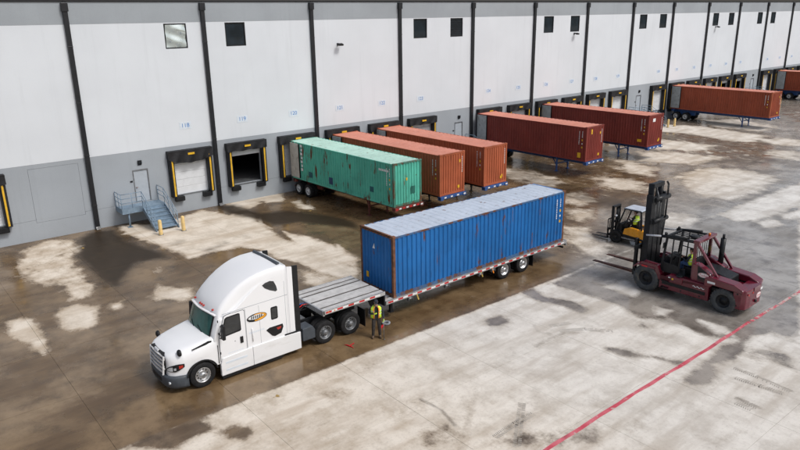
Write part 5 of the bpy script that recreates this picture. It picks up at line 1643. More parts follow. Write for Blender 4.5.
MB().box(-0.80, 0.80, -2.2, 2.0, 0.45, 1.0).build('chassis', mat['black'], fl)
# counterweight: outer block with hollow top
cw = MB()
cw.prism([(-1.12, -2.35), (-1.12, -2.72), (-1.0, -2.90), (-0.6, -2.94), (0.6, -2.94), (1.0, -2.84), (1.10, -2.60), (1.10, -2.35)], 'z', 0.38, 1.30)
cw.build('counterweight', mat['maroon'], fl, 0.05)
MB().box(-0.55, 0.55, -2.5, -1.05, 1.0, 1.14).build('radiator_deck', mat['maroon'], fl)
MB().box(-0.30, 0.30, -2.965, -2.93, 1.16, 1.32).build('tow_plate', mat['maroon'], fl)
def oval_logo(parent, loc, rot, a=0.26, b_=0.10):
    o = MB().prism(ell(0, 0, a, b_), 'y', -0.004, 0.004).build('logo_plate', mat['white_mark'], parent, loc=loc, rot=rot)
    MB().prism(ell(0, 0, a * 0.93, b_ * 0.86), 'y', -0.006, -0.004).build('logo_ring', mat['tape_red'], o)
    MB().prism(ell(0, 0, a * 0.87, b_ * 0.76), 'y', -0.008, -0.006).build('logo_field', mat['white_mark'], o)
    me = text_mesh('Taylor', b_ * 1.35, 0.001, 0.3)
    if not me.materials:
        me.materials.append(mat['tape_red'])
    obj('lettering', me, o, loc=(0, -0.010, 0))
oval_logo(fl, (0.35, -2.95, 0.82), (0, 0, 0), 0.26, 0.13)
MB().box(0.52, 0.76, -2.952, -2.941, 1.02, 1.12).build('white_label', mat['white_mark'], fl)
# engine hood with black cover
eh = MB().prism([(-0.62, 1.02), (-0.62, 1.72), (-1.05, 1.70), (-1.95, 1.50), (-1.98, 1.05)], 'x', -0.52, 0.52).build('engine_cover', mat['black'], fl, 0.05)
MB().prism([(-0.35, 1.10), (-0.35, 1.95), (-0.58, 1.95), (-1.25, 1.62), (-1.25, 1.10)], 'x', -1.02, -0.53).build('side_cowl', mat['maroon'], fl, 0.04)
MB().prism([(-0.35, 1.10), (-0.35, 1.95), (-0.58, 1.95), (-1.25, 1.62), (-1.25, 1.10)], 'x', 0.53, 1.02).build('side_cowl', mat['maroon'], fl, 0.04)
MB().prism([(-0.62, 1.93), (-1.06, 1.70), (-1.02, 1.30), (-0.66, 1.30)], 'x', -1.035, -1.022).build('cowl_grille', mat['black'], fl)
oval_logo(fl, (-1.045, -0.92, 1.52), (0, 0, -math.pi / 2), 0.24, 0.11)
MB().cyl((0.75, -0.95, 1.6), (0.75, -0.95, 2.95), 0.12, n=16).cyl((0.75, -0.95, 2.95), (0.75, -0.95, 3.15), 0.06, n=12).build('exhaust_stack', mat['black'], fl)
# operator station
MB().box(-0.78, 0.78, -0.35, 1.30, 1.0, 1.12).build('cab_floor', mat['black'], fl)
MB().prism([(0.95, 1.12), (1.32, 1.12), (1.32, 1.72), (1.12, 1.86), (0.98, 1.80)], 'x', -0.5, 0.5).build('dashboard', mat['black'], fl, 0.03)
stw = MB().lathe([(-0.02, 0.19), (0.0, 0.215), (0.02, 0.19), (0.0, 0.175)], 'z', 20, closed=True)
for a in (0.5, 2.6, 4.7):
    stw.bar((0, 0, 0), (0.19 * math.cos(a), 0.19 * math.sin(a), 0), 0.03, 0.02)
stw.cyl((0, 0, -0.35), (0, 0, 0.01), 0.03)
stw.build('steering_wheel', mat['black_trim'], fl, loc=(-0.15, 0.78, 1.92), rot=(R(28), 0, 0))
st_ = MB().box(-0.42, 0.12, -0.22, 0.30, 1.36, 1.50).box(-0.42, 0.12, -0.34, -0.20, 1.46, 2.05).box(-0.36, 0.06, -0.2, 0.25, 1.12, 1.36)
st_.build('seat', mat['black_trim'], fl, 0.04)
for (x, y0, y1) in ((-0.86, 1.22, 1.05), (0.86, 1.22, 1.05)):
    MB().bar((x, y0, 1.05), (x, y1, 2.86), 0.09, 0.09, up=(0, 1, 0)).build('front_post', mat['black'], fl)
    MB().bar((x, 0.35, 1.05), (x, 0.30, 2.86), 0.06, 0.06, up=(0, 1, 0)).build('middle_post', mat['black'], fl)
    MB().bar((x, -0.36, 1.10), (x, -0.34, 2.95), 0.11, 0.13, up=(0, 1, 0)).build('rear_post', mat['maroon'], fl)
    MB().bar((x, -0.36, 3.0), (x, -1.52, 1.50), 0.10, 0.12, up=(1, 0, 0)).build('guard_strut', mat['maroon'], fl)
    MB().bar((x, 1.08, 2.88), (x, -0.25, 2.93), 0.09, 0.10).build('roof_rail', mat['black'], fl)
for sgn in (-1, 1):
    MB().prism([(1.25, 1.12), (0.30, 1.12), (0.28, 1.50), (0.62, 1.58), (1.20, 1.62)], 'x', sgn * 0.84, sgn * 0.88).build('side_guard', mat['black'], fl)
    MB().bar((sgn * 0.86, 1.16, 2.1), (sgn * 0.86, 0.32, 2.05), 0.04, 0.04).build('hand_rail', mat['black'], fl)
    MB().bar((sgn * 0.86, 0.75, 1.55), (sgn * 0.86, 0.72, 2.86), 0.05, 0.05, up=(0, 1, 0)).build('middle_post', mat['black'], fl)
MB().box(-0.8, 0.8, -0.33, -0.29, 1.12, 2.05).build('rear_screen', mat['black'], fl)
for q in range(7):
    MB().bar((-0.72 + q * 0.24, -0.31, 2.05), (-0.72 + q * 0.24, -0.31, 2.92), 0.025, 0.025, up=(0, 1, 0)).build('rear_screen_bar', mat['black'], fl)
MB().box(-0.98, 0.98, -0.55, -0.26, 2.93, 3.06).build('rear_header', mat['maroon'], fl, 0.02)
MB().box(-0.90, 0.90, 1.02, 1.14, 2.84, 2.94).build('front_header', mat['black'], fl)
for q in range(6):
    x = -0.68 + q * 0.27
    MB().bar((x, 1.05, 2.90), (x, -0.28, 2.95), 0.05, 0.04).build('roof_bar', mat['black'], fl)
MB().lathe([(0.0, 0.0), (0.0, 0.24), (0.06, 0.24), (0.09, 0.2), (0.1, 0.0)], 'z', 20, (-0.2, 0.0, 2.97)).build('air_cleaner', mat['black'], fl)
MB().lathe([(0.0, 0.0), (0.0, 0.06), (0.08, 0.055), (0.10, 0.0)], 'z', 14, (0.45, -0.4, 3.06)).build('beacon', mat['amber'], fl)
# fittings that make it a worked machine
for sgn in (-1, 1):
    for q, zz in enumerate((0.45, 0.78)):
        MB().box(sgn * 1.17, sgn * 1.27, 0.62, 0.98, zz, zz + 0.035).build('step_tread', mat['black'], fl)
    wl_ = MB().lathe([(-0.05, 0.0), (-0.05, 0.07), (0.03, 0.085), (0.045, 0.075), (0.045, 0.0)], 'y', 14, (sgn * 0.7, 1.2, 2.98))
    wl_.build('work_lamp', mat['black'], fl)
    MB().cyl((sgn * 0.7, 1.245, 2.98), (sgn * 0.7, 1.25, 2.98), 0.07, n=14).build('lamp_lens', mat['clear_lens'], fl)
    MB().box(sgn * 0.93, sgn * 1.10, 1.10, 1.13, 2.35, 2.62).bar((sgn * 0.88, 1.1, 2.5), (sgn * 0.95, 1.11, 2.5), 0.025, 0.025).build('mirror', mat['black'], fl)
    for q in range(5):
        MB().box(sgn * 1.021, sgn * 1.032, -0.66 - q * 0.0, -1.02, 1.20 + q * 0.045, 1.222 + q * 0.045).build('louvre', mat['black'], fl)
    MB().path([(sgn * 0.45, 2.0, 1.0), (sgn * 0.5, 1.75, 1.25), (sgn * 0.48, 1.5, 1.18), (sgn * 0.4, 1.35, 1.0)], 0.028, 7).build('hydraulic_hose', mat['black_trim'], fl)
    for (yy, zz) in ((-2.55, 0.55), (-2.55, 1.1), (0.9, 0.5), (-0.9, 0.5), (0.0, 0.5)):
        xx = 1.12 if yy < -2 else 1.17
        MB().cyl((sgn * (xx - 0.01), yy, zz), (sgn * (xx + 0.02), yy, zz), 0.035, n=6).build('bolt', mat['black'], fl)
MB().cyl((0.0, -2.93, 0.62), (0.0, -3.02, 0.62), 0.07, n=12).build('tow_pin', mat['black'], fl)
for x in (-0.85, 0.0 - 0.35):
    MB().box(x - 0.07, x + 0.07, -2.953, -2.941, 1.06, 1.13).build('tail_lamp', mat['red_lamp'], fl)
# mast
for sgn in (-1, 1):
    MB().box(sgn * 0.55, sgn * 0.72, 2.06, 2.36, 0.42, 4.70).build('outer_mast_rail', mat['black'], fl)
    MB().box(sgn * 0.40, sgn * 0.545, 2.14, 2.40, 0.50, 5.22).build('inner_mast_rail', mat['black'], fl)
    MB().cyl((sgn * 0.27, 2.12, 0.6), (sgn * 0.27, 2.12, 4.3), 0.085, n=14).cyl((sgn * 0.27, 2.12, 4.3), (sgn * 0.27, 2.12, 5.05), 0.055, n=12).build('lift_cylinder', mat['black'], fl)
    MB().cyl((sgn * 0.80, 2.15, 2.72), (sgn * 0.80, 0.9, 2.92), 0.045, n=12, mi=1).cyl((sgn * 0.80, 1.35, 2.85), (sgn * 0.80, 0.1, 3.02), 0.075, n=12).build('tilt_cylinder', [mat['black'], mat['chrome']], fl)
    ch = MB()
    for q in range(26):
        ch.box(sgn * 0.17 - 0.03, sgn * 0.17 + 0.03, 2.30, 2.35, 1.4 + q * 0.14, 1.5 + q * 0.14)
    ch.build('lift_chain', mat['steel'], fl)
MB().box(-0.75, 0.75, 1.98, 2.12, 4.34, 4.62).build('mast_crosshead', mat['black'], fl, 0.03)
MB().cyl((-0.60, 1.98, 4.48), (0.86, 1.98, 4.48), 0.13, n=16).build('mast_tie_tube', mat['black'], fl)
MB().cyl((-0.60, 1.99, 3.36), (0.86, 1.99, 3.36), 0.12, n=16).box(-0.72, 0.72, 2.0, 2.1, 3.26, 3.46).build('mast_tie_tube', mat['black'], fl)
MB().box(-0.55, 0.55, 2.10, 2.34, 5.02, 5.24).build('inner_crosshead', mat['black'], fl, 0.02)
MB().box(-0.56, 0.56, 2.06, 2.13, 0.7, 4.4).build('mast_backplate', mat['black'], fl)
for x in (0.60, 0.50):
    MB().path([(x, 2.0, 5.25), (x + 0.02, 1.92, 5.1), (x, 1.90, 4.4), (x - 0.05, 1.9, 3.3), (x - 0.15, 1.95, 2.0)], 0.025, 7).build('hydraulic_hose', mat['black_trim'], fl)
MB().path([(-0.3, 2.05, 4.9), (-0.32, 1.9, 4.5), (-0.28, 1.92, 3.6)], 0.02, 7).build('hydraulic_hose', mat['steel'], fl)
# carriage and forks
MB().box(-1.15, 1.15, 2.44, 2.56, 0.62, 0.88).box(-1.15, 1.15, 2.44, 2.56, 1.95, 2.15).box(-0.52, -0.38, 2.40, 2.52, 0.62, 2.3).box(0.38, 0.52, 2.40, 2.52, 0.62, 2.3).build('carriage', mat['black'], fl)
fork_rust = MT('worn_fork_steel', (0.085, 0.035, 0.026), 0.6, 0.3, 0.35, 3)
for x in (-0.72, 0.72):
    f_ = MB().prism([(2.58, 2.42), (2.70, 2.42), (2.72, 0.66), (2.58, 0.60)], 'x', x - 0.10, x + 0.10).build('fork', mat['black'], fl, 0.01)
    MB().prism([(2.60, 0.60), (2.72, 0.72), (5.0, 0.655), (5.05, 0.62), (2.72, 0.59)], 'x', x - 0.10, x + 0.10).build('fork_blade', fork_rust, f_)

# ================================================================== SMALL YELLOW FORKLIFT
yl = thing('small_forklift', 'small orange-yellow and black counterbalance forklift behind the maroon one', 'forklift', (34.85, -24.75, 0), R(3))
for sgn in (-1, 1):
    wheel_x(yl, sgn * 0.52, 0.72, 0.36, 0.24, 0.2, sgn, mat['rubber'], mat['black'])
    wheel_x(yl, sgn * 0.46, -0.86, 0.28, 0.20, 0.15, sgn, mat['rubber'], mat['black'])
MB().prism([(0.95, 0.28), (0.98, 0.72), (0.55, 0.80), (0.32, 0.62), (-0.55, 0.60), (-0.55, 0.28)], 'x', -0.50, 0.50).build('chassis', mat['black'], yl, 0.03)
for sgn in (-1, 1):
    MB().prism([(0.30, 0.62), (0.22, 0.95), (-0.15, 1.10), (-0.62, 1.08), (-0.70, 0.70), (-0.55, 0.58)], 'x', sgn * 0.40, sgn * 0.56).build('side_cover', mat['lift_yellow'], yl, 0.03)
    MB().box(sgn * 0.48, sgn * 0.58, -0.5, 0.45, 0.36, 0.44).build('step', mat['steel'], yl)
    MB().bar((sgn * 0.50, 0.78, 0.75), (sgn * 0.47, 0.30, 2.12), 0.06, 0.07, up=(0, 1, 0)).build('front_post', mat['black'], yl)
    MB().bar((sgn * 0.50, -0.85, 0.95), (sgn * 0.48, -0.72, 2.12), 0.06, 0.08, up=(0, 1, 0)).build('rear_post', mat['black'], yl)
    MB().box(sgn * 0.30, sgn * 0.40, 1.05, 1.20, 0.10, 2.12).build('mast_rail', mat['black'], yl)
    MB().box(sgn * 0.22, sgn * 0.295, 1.12, 1.26, 0.12, 2.10).build('mast_rail', mat['black'], yl)
    MB().cyl((sgn * 0.12, 1.05, 0.3), (sgn * 0.12, 1.05, 1.9), 0.035, n=10).build('lift_cylinder', mat['black'], yl)
    f_ = MB().box(sgn * 0.28 - 0.06, sgn * 0.28 + 0.06, 1.40, 1.45, 0.10, 0.72).build('fork', mat['black'], yl)
    MB().prism([(1.40, 0.05), (1.40, 0.11), (2.45, 0.075), (2.50, 0.055), (1.45, 0.05)], 'x', sgn * 0.28 - 0.06, sgn * 0.28 + 0.06).build('fork_blade', mat['black'], f_)
    MB().lathe([(-0.04, 0.0), (-0.04, 0.06), (0.02, 0.075), (0.03, 0.0)], 'y', 12, (sgn * 0.42, 0.86, 1.60)).build('work_lamp', mat['clear_lens'], yl)
MB().box(-0.40, 0.40, 1.06, 1.2, 2.04, 2.14).build('mast_crosshead', mat['black'], yl)
MB().box(-0.40, 0.40, 1.06, 1.2, 1.1, 1.18).build('mast_cross_tie', mat['black'], yl)
MB().box(-0.45, 0.45, 1.34, 1.40, 0.25, 0.36).box(-0.45, 0.45, 1.34, 1.40, 0.58, 0.68).build('carriage', mat['black'], yl)
lb = MB()
for q in range(5):
    lb.box(-0.45 + q * 0.215, -0.41 + q * 0.215, 1.34, 1.38, 0.68, 1.30)
lb.box(-0.45, 0.45, 1.34, 1.38, 1.26, 1.32)
lb.build('load_backrest', mat['black'], yl)
MB().prism([(-0.60, 0.30), (-0.60, 1.02), (-0.75, 1.08), (-1.20, 1.00), (-1.30, 0.75), (-1.28, 0.34)], 'x', -0.54, 0.54).build('counterweight', mat['lift_yellow'], yl, 0.06)
MB().box(-0.34, 0.34, -0.60, 0.05, 0.80, 1.02).build('engine_hood', mat['black'], yl, 0.03)
MB().box(-0.23, 0.23, -0.42, 0.04, 1.02, 1.12).box(-0.23, 0.23, -0.50, -0.40, 1.06, 1.50).build('seat', mat['black_trim'], yl, 0.04)
MB().prism([(0.45, 0.72), (0.72, 0.72), (0.66, 1.18), (0.48, 1.14)], 'x', -0.42, 0.42).build('dashboard', mat['black'], yl, 0.02)
sw2 = MB().lathe([(-0.012, 0.13), (0.0, 0.145), (0.012, 0.13), (0.0, 0.12)], 'z', 18, closed=True).bar((-0.13, 0, 0), (0.13, 0, 0), 0.02, 0.015).cyl((0, 0, -0.2), (0, 0, 0.01), 0.02)
sw2.build('steering_wheel', mat['black_trim'], yl, loc=(-0.05, 0.38, 1.26), rot=(R(35), 0, 0))
MB().box(-0.53, 0.53, -0.80, 0.36, 2.12, 2.17).build('overhead_guard', mat['black'], yl, 0.02)
MB().prism([(-0.78, 2.171), (0.40, 2.171), (0.30, 2.215), (-0.70, 2.215)], 'x', -0.50, 0.50).build('rain_cover', mat['roof_grey'], yl)
wsy = MB().add([(-0.44, 0.80, 0.95), (0.44, 0.80, 0.95), (0.44, 0.36, 2.10), (-0.44, 0.36, 2.10), (-0.44, 0.806, 0.956), (0.44, 0.806, 0.956), (0.44, 0.366, 2.106), (-0.44, 0.366, 2.106)], [(0, 1, 2, 3), (7, 6, 5, 4), (0, 4, 5, 1), (2, 6, 7, 3), (1, 5, 6, 2), (0, 3, 7, 4)])
wsy.build('windscreen', GL('clear_vinyl', (0.5, 0.44, 0.36), 0.12, 0.35), yl)
gc = MB().lathe([(-0.32, 0.0), (-0.31, 0.08), (-0.27, 0.145), (0.27, 0.145), (0.31, 0.08), (0.32, 0.0)], 'x', 18, (0.02, -0.98, 1.22))
gc.build('gas_cylinder', mat['roof_grey'], yl)
MB().box(-0.2, 0.2, -1.12, -0.84, 1.02, 1.08).build('cylinder_cradle', mat['black'], yl)
MB().lathe([(0.0, 0.0), (0.0, 0.05), (0.07, 0.045), (0.08, 0.0)], 'z', 12, (0.3, -0.7, 2.215)).build('beacon', mat['red_lamp'], yl)

# ================================================================== PEOPLE
def skin_mesh(verts, edges, radii, root=0, levels=2):
    me = bpy.data.meshes.new('figure')
    me.from_pydata([tuple(v) for v in verts], edges, [])
    o = bpy.data.objects.new('figure', me)
    COL.objects.link(o)
    sk = o.modifiers.new('skin', 'SKIN')
    sk.use_smooth_shade = True
    for i, d in enumerate(me.skin_vertices[0].data):
        r = radii[i]
        d.radius = r if isinstance(r, tuple) else (r, r)
        d.use_root = (i == root)
    ss = o.modifiers.new('sub', 'SUBSURF')
    ss.levels = levels
    ss.render_levels = levels
    dg = bpy.context.evaluated_depsgraph_get()
    out = bpy.data.meshes.new_from_object(o.evaluated_get(dg))
    bpy.data.objects.remove(o)
    return out

def hand_parts(wrist, direction, palm_n, side):
    """palm and five curled fingers grown from the wrist"""
    d = Vector(direction).normalized()
    n = Vector(palm_n).normalized()
    a = d.cross(n).normalized() * side
    w = Vector(wrist)
    V = [w, w + d * 0.045, w + d * 0.085]
    E_ = [(0, 1), (1, 2)]
    Rr = [(0.026, 0.02), (0.036, 0.017), (0.038, 0.015)]
    for k, (off, L_) in enumerate(((-0.030, 0.066), (-0.010, 0.076), (0.011, 0.072), (0.031, 0.056))):
        b = w + d * 0.088 + a * off
        p1 = b + d * L_ * 0.45 + n * 0.010
        p2 = p1 + d * L_ * 0.25 + n * 0.024
        p3 = p2 + n * 0.024 - d * 0.004
        i = len(V)
        V += [b, p1, p2, p3]
        E_ += [(2, i), (i, i + 1), (i + 1, i + 2), (i + 2, i + 3)]
        Rr += [0.0095, 0.009, 0.0085, 0.008]
    b = w + d * 0.03 - a * 0.032
    i = len(V)
    V += [b, b + d * 0.03 - a * 0.018 + n * 0.012, b + d * 0.058 - a * 0.016 + n * 0.028]
    E_ += [(1, i), (i, i + 1), (i + 1, i + 2)]
    Rr += [0.012, 0.0105, 0.009]
    return skin_mesh(V, E_, Rr, 0, 1)

def person(label, loc, rz, J, top_m, leg_m, head_pitch=0.0, glove=None, vest=True, cap=None):
    """J: joint positions, figure faces -y. Body, hands and head end up in one mesh."""
    p = thing('person', label, 'person', loc, rz)
    names = ['pelvis', 'waist', 'chest', 'neck', 'head0', 'hipL', 'kneeL', 'ankL', 'toeL', 'hipR', 'kneeR', 'ankR', 'toeR', 'shL', 'elL', 'wrL', 'shR', 'elR', 'wrR']
    ix = {n: i for i, n in enumerate(names)}
    rad = dict(pelvis=(0.165, 0.125), waist=(0.155, 0.115), chest=(0.18, 0.13), neck=(0.065, 0.06), head0=(0.055, 0.055), hipL=(0.095, 0.10), hipR=(0.095, 0.10), kneeL=0.08, kneeR=0.08,
               ankL=0.062, ankR=0.062, toeL=(0.048, 0.038), toeR=(0.048, 0.038), shL=0.075, shR=0.075, elL=0.052, elR=0.052, wrL=0.036, wrR=0.036)
    ed = [('pelvis', 'waist'), ('waist', 'chest'), ('chest', 'neck'), ('neck', 'head0'), ('pelvis', 'hipL'), ('hipL', 'kneeL'), ('kneeL', 'ankL'), ('ankL', 'toeL'), ('pelvis', 'hipR'), ('hipR', 'kneeR'), ('kneeR', 'ankR'), ('ankR', 'toeR'),
          ('chest', 'shL'), ('shL', 'elL'), ('elL', 'wrL'), ('chest', 'shR'), ('shR', 'elR'), ('elR', 'wrR')]
    body = skin_mesh([J[n] for n in names], [(ix[a], ix[b]) for a, b in ed], [rad[n] for n in names], 0)
    bones = [(Vector(J[a]), Vector(J[b]), (1 if a in ('hipL', 'kneeL', 'hipR', 'kneeR') or b in ('hipL', 'hipR') else (2 if a in ('ankL', 'ankR') else (3 if b == 'head0' else 0)))) for a, b in ed]
    full = MB()
    def absorb(me, fn):
        v = [tuple(q.co) for q in me.vertices]
        o = len(full.v)
        full.v += v
        for pl in me.polygons:
            full.f.append(tuple(o + i for i in pl.vertices)); full.m.append(fn(pl.center)); full.sm.append(True)
    def near(c):
        best, bi = 1e9, 0
        for a, b, m_ in bones:
            e = b - a
            t = max(0, min(1, (c - a).dot(e) / max(1e-9, e.length_squared)))
            dd = (c - a - e * t).length
            if dd < best:
                best, bi = dd, m_
        return bi
    absorb(body, near)
    for s_, (el, wr) in ((1, ('elL', 'wrL')), (-1, ('elR', 'wrR'))):
        d = Vector(J[wr]) - Vector(J[el])
        absorb(hand_parts(J[wr], d, J.get('palm' + el[-1], (0, -1, 0)), s_), lambda c: 4)
    # head: an egg with brow, nose, ears, eyes and mouth
    H = Vector(J['head0']) + Vector((0, -0.012, 0.085))
    Rm = Matrix.Rotation(head_pitch, 3, 'X')
    hd = MB()
    rows = [(-0.125, 0.030, 0.035, -0.035), (-0.115, 0.048, 0.052, -0.03), (-0.085, 0.062, 0.072, -0.018), (-0.045, 0.070, 0.086, -0.006), (0.0, 0.075, 0.095, 0.0), (0.045, 0.076, 0.098, 0.004), (0.085, 0.066, 0.085, 0.006), (0.112, 0.045, 0.058, 0.006), (0.124, 0.018, 0.022, 0.005)]
    hd.loft([[(a * math.cos(2 * math.pi * i / 16), yo + b * math.sin(2 * math.pi * i / 16), z) for i in range(16)] for (z, a, b, yo) in rows], 3)
    hd.loft([[(-0.010, -0.092, 0.022), (0.010, -0.092, 0.022), (0, -0.085, 0.03)], [(-0.016, -0.094, -0.024), (0.016, -0.094, -0.024), (0, -0.118, -0.018)]], 3)
    for s_ in (-1, 1):
        hd.loft([[(s_ * 0.074, -0.012, 0.028), (s_ * 0.074, 0.018, 0.034), (s_ * 0.078, 0.01, -0.03)], [(s_ * 0.092, 0.008, 0.022), (s_ * 0.092, 0.024, 0.026), (s_ * 0.086, 0.014, -0.022)]], 3)
        hd.box(s_ * 0.030 - 0.013, s_ * 0.030 + 0.013, -0.097, -0.080, 0.008, 0.018, 5)
    hd.box(-0.024, 0.024, -0.094, -0.070, -0.062, -0.054, 5)
    o = len(full.v)
    full.v += [tuple(H + Rm @ Vector(v)) for v in hd.v]
    full.f += [tuple(o + i for i in f) for f in hd.f]; full.m += hd.m; full.sm += [True] * len(hd.m)
    full.fix = True
    b_ = full.build('body', [top_m, leg_m, mat['boots'], mat['skin'], glove or mat['skin'], mat['hair']], p)
    # hair or cap
    hr = MB()
    hr.loft([[((a + 0.012) * math.cos(2 * math.pi * i / 16), yo + 0.004 + (b + 0.012) * math.sin(2 * math.pi * i / 16), z + 0.008) for i in range(16)] for (z, a, b, yo) in rows[5:]])
    hr.loft([[(x, 0.02 + 0.0 * x, 0.03), (x, 0.108, 0.05), (x, 0.10, -0.04), (x, 0.06, -0.06)] for x in (-0.074, -0.04, 0.0, 0.04, 0.074)])
    if cap:
        hr.prism([(-0.07, -0.07), (-0.055, -0.165), (0.055, -0.165), (0.07, -0.07)], 'z', 0.058, 0.068)
    hr.v = [tuple(H + Rm @ Vector(v)) for v in hr.v]
    hr.build('cap' if cap else 'hair', cap or mat['hair'], p)
    if vest:
        C0, C1 = Vector(J['waist']), Vector(J['neck'])
        ax = (C1 - C0).normalized()
        fw = Vector((0, -1, 0)); fw = (fw - ax * fw.dot(ax)).normalized()
        sd_ = ax.cross(fw).normalized()
        L_ = (C1 - C0).length
        prof = [(-0.34, 0.235, 0.175), (-0.1, 0.225, 0.17), (0.3, 0.228, 0.172), (0.55, 0.238, 0.178), (0.78, 0.235, 0.165), (0.90, 0.185, 0.13), (0.99, 0.11, 0.095)]
        def ring_(t, a, b, grow=0.0, a0=22, a1=338, n=22):
            out = []
            for i in range(n + 1):
                an = R(a0 + (a1 - a0) * i / n)
                out.append(C0 + ax * (t * L_) + sd_ * ((a + grow) * math.sin(an)) + fw * ((b + grow) * math.cos(an)))
            return out
        def at(t):
            P_ = np.array(prof)
            return float(np.interp(t, P_[:, 0], P_[:, 1])), float(np.interp(t, P_[:, 0], P_[:, 2]))
        vm = MB().loft([ring_(t, a, b) for t, a, b in prof], cap=False, closed=False)
        vo = vm.build('vest', mat['hivis'], p)
        sol = vo.modifiers.new('thickness', 'SOLIDIFY'); sol.thickness = 0.012
        for (t0, t1) in ((0.10, 0.19), (0.42, 0.51)):
            bm2 = MB().loft([ring_(t0, *at(t0), 0.008), ring_(t1, *at(t1), 0.008)], cap=False, closed=False)
            bo2 = bm2.build('reflective_band', mat['silver'], vo)
            s2 = bo2.modifiers.new('thickness', 'SOLIDIFY'); s2.thickness = 0.004
        for (a0, a1) in ((22, 33), (327, 338)):
            em = MB().loft([ring_(t, a, b, 0.007, a0, a1, 3) for t, a, b in prof], cap=False, closed=False)
            eo = em.build('orange_edge', mat['hivis_orange'], vo)
            s3 = eo.modifiers.new('thickness', 'SOLIDIFY'); s3.thickness = 0.004
    return p

stand = dict(pelvis=(0, 0, 0.98), waist=(0, 0, 1.12), chest=(0, -0.02, 1.36), neck=(0, -0.035, 1.52), head0=(0, -0.06, 1.585),
             hipL=(0.10, 0, 0.90), kneeL=(0.13, -0.03, 0.50), ankL=(0.145, 0.01, 0.09), toeL=(0.17, -0.15, 0.042),
             hipR=(-0.10, 0, 0.90), kneeR=(-0.13, -0.03, 0.50), ankR=(-0.15, 0.01, 0.09), toeR=(-0.18, -0.15, 0.042),
             shL=(0.20, -0.02, 1.43), elL=(0.30, 0.0, 1.15), wrL=(0.30, -0.16, 0.94), shR=(-0.20, -0.02, 1.43), elR=(-0.29, 0.0, 1.16), wrR=(-0.10, -0.22, 1.22),
             palmL=(-1, 0, 0), palmR=(0, 0.6, 0.8))
worker = person('worker in lime hi-vis vest and dark clothes standing beside the trailer holding a bar', (15.78, -24.62, 0.0), R(-32), stand, mat['navy'], mat['trousers'], R(22), mat['hivis'], True, mat['navy'])
sit = dict(pelvis=(0, 0, 0.10), waist=(0, 0.02, 0.24), chest=(0, 0.0, 0.47), neck=(0, -0.02, 0.63), head0=(0, -0.035, 0.695),
           hipL=(0.10, -0.03, 0.09), kneeL=(0.15, -0.45, 0.12), ankL=(0.15, -0.50, -0.28), toeL=(0.16, -0.66, -0.325),
           hipR=(-0.10, -0.03, 0.09), kneeR=(-0.15, -0.45, 0.12), ankR=(-0.15, -0.50, -0.28), toeR=(-0.16, -0.66, -0.325),
           shL=(0.20, 0.0, 0.54), elL=(0.27, -0.14, 0.28), wrL=(0.14, -0.40, 0.36), shR=(-0.20, 0.0, 0.54), elR=(-0.27, -0.14, 0.28), wrR=(-0.14, -0.40, 0.36),
           palmL=(0, -0.3, -1), palmR=(0, -0.3, -1))
def in_lift(root, local):
    return tuple(Matrix.Rotation(root.rotation_euler.z, 3, 'Z') @ (Vector(local) * Vector(root.scale)) + Vector(root.location))
person('driver in lime hi-vis vest and blue jeans seated in the maroon forklift', in_lift(fl, (-0.15, 0.05, 1.50)), fl.rotation_euler.z + math.pi, sit, mat['navy'], mat['jeans'], R(6))
person('driver in lime hi-vis vest seated in the small yellow forklift', in_lift(yl, (0.0, -0.19, 1.12)), yl.rotation_euler.z + math.pi, sit, mat['navy'], mat['trousers'], R(10))

# ------------------------------------------------------------------ small things on the ground
wl = Matrix.Rotation(R(-32), 3, 'Z') @ Vector((0.29, -0.24, 0)) + Vector((15.78, -24.62, 0))
pole = thing('steel_bar', 'grey steel winch bar held upright by the worker', 'bar', (wl.x, wl.y, 0))
MB().cyl((0, 0, 0.0), (0, 0, 0.98), 0.016, n=8).cyl((0, 0, 0.98), (0, 0, 1.0), 0.022, n=8).build('shaft', mat['steel'], pole)
MB().cyl((0, 0, 0.0), (0.05, 0, 0.0 + 0.02), 0.02, n=8).build('tip', mat['steel'], pole)
cb = thing('chain_binder', 'red steel lever binder lying on the wet ground left of the worker', 'tool', (14.42, -24.5, 0.0), R(10))
cb.scale = (0.75, 0.75, 0.75)
MB().bar((0, 0, 0.03), (0.42, 0.03, 0.03), 0.05, 0.04).build('lever', mat['tool_red'], cb, 0.008)
MB().bar((0.02, -0.20, 0.035), (0.0, 0.20, 0.035), 0.06, 0.05).cyl((0.0, 0.2, 0.035), (-0.04, 0.32, 0.02), 0.018).cyl((0.02, -0.2, 0.035), (0.0, -0.34, 0.02), 0.018).build('yoke', mat['tool_red'], cb, 0.008)
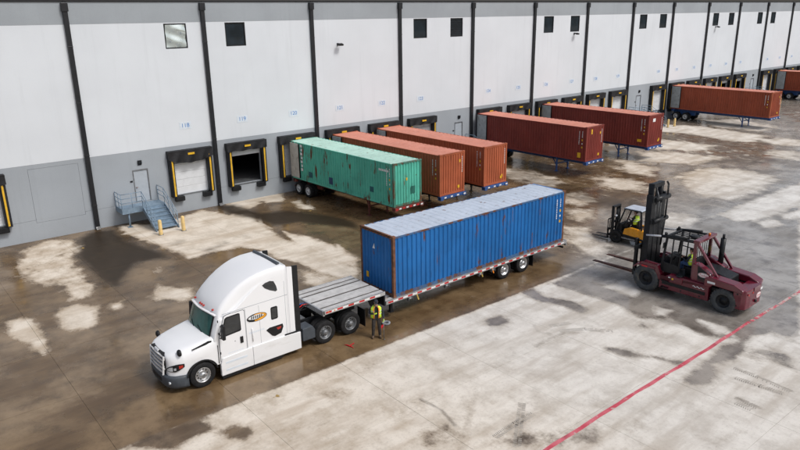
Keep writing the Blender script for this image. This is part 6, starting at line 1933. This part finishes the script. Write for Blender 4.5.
rs = thing('ratchet_strap', 'grey strap bundle with red ratchet on the ground by the trailer step', 'strap', (16.55, -24.0, 0.0), R(20))
hp = MB()
for q in range(6):
    hp.lathe([(0.0 + q * 0.014, 0.10 + 0.02 * (q % 2)), (0.012 + q * 0.014, 0.10 + 0.02 * (q % 2)), (0.012 + q * 0.014, 0.16 + 0.015 * (q % 3)), (0.0 + q * 0.014, 0.16 + 0.015 * (q % 3))], 'z', 18, (0.42, 0.04, 0.002), closed=True)
hp.build('webbing_coil', mat['wrap'], rs)
MB().bar((-0.16, 0, 0.04), (0.16, 0.02, 0.05), 0.09, 0.07).bar((-0.12, 0.0, 0.06), (-0.22, 0.0, 0.13), 0.07, 0.02).build('ratchet', mat['tool_red'], rs, 0.008)
for (x, y, s_, lab) in ((9.55, -3.55, 0.16, 'pale scrap lying on the dark stain below the downspout'), (10.13, -25.95, 0.13, 'brown leaf on the pale slab below the truck door'), (24.2, -5.9, 0.15, 'pale scrap on the wet ground left of the green container')):
    lf = MB()
    for q in range(5):
        a = -0.8 + q * 0.4
        lf.add([(0, 0, 0.012), (s_ * math.cos(a - 0.17) * 0.8, s_ * math.sin(a - 0.17) * 0.8, 0.03), (s_ * math.cos(a) * 1.1, s_ * math.sin(a) * 1.1, 0.018), (s_ * math.cos(a + 0.17) * 0.8, s_ * math.sin(a + 0.17) * 0.8, 0.03),
                (0, 0, 0.006), (s_ * math.cos(a - 0.17) * 0.8, s_ * math.sin(a - 0.17) * 0.8, 0.024), (s_ * math.cos(a) * 1.1, s_ * math.sin(a) * 1.1, 0.012), (s_ * math.cos(a + 0.17) * 0.8, s_ * math.sin(a + 0.17) * 0.8, 0.024)],
               [(0, 1, 2, 3), (7, 6, 5, 4), (0, 4, 5, 1), (1, 5, 6, 2), (2, 6, 7, 3), (3, 7, 4, 0)])
    lf.cyl((0, 0, 0.009), (-s_ * 0.8, 0.02, 0.006), 0.005, n=5)
    o = lf.build('litter_scrap', mat['leaf'], None, loc=(x, y, 0.0))
    tag(o, lab, 'litter', 'bits of litter on the yard')
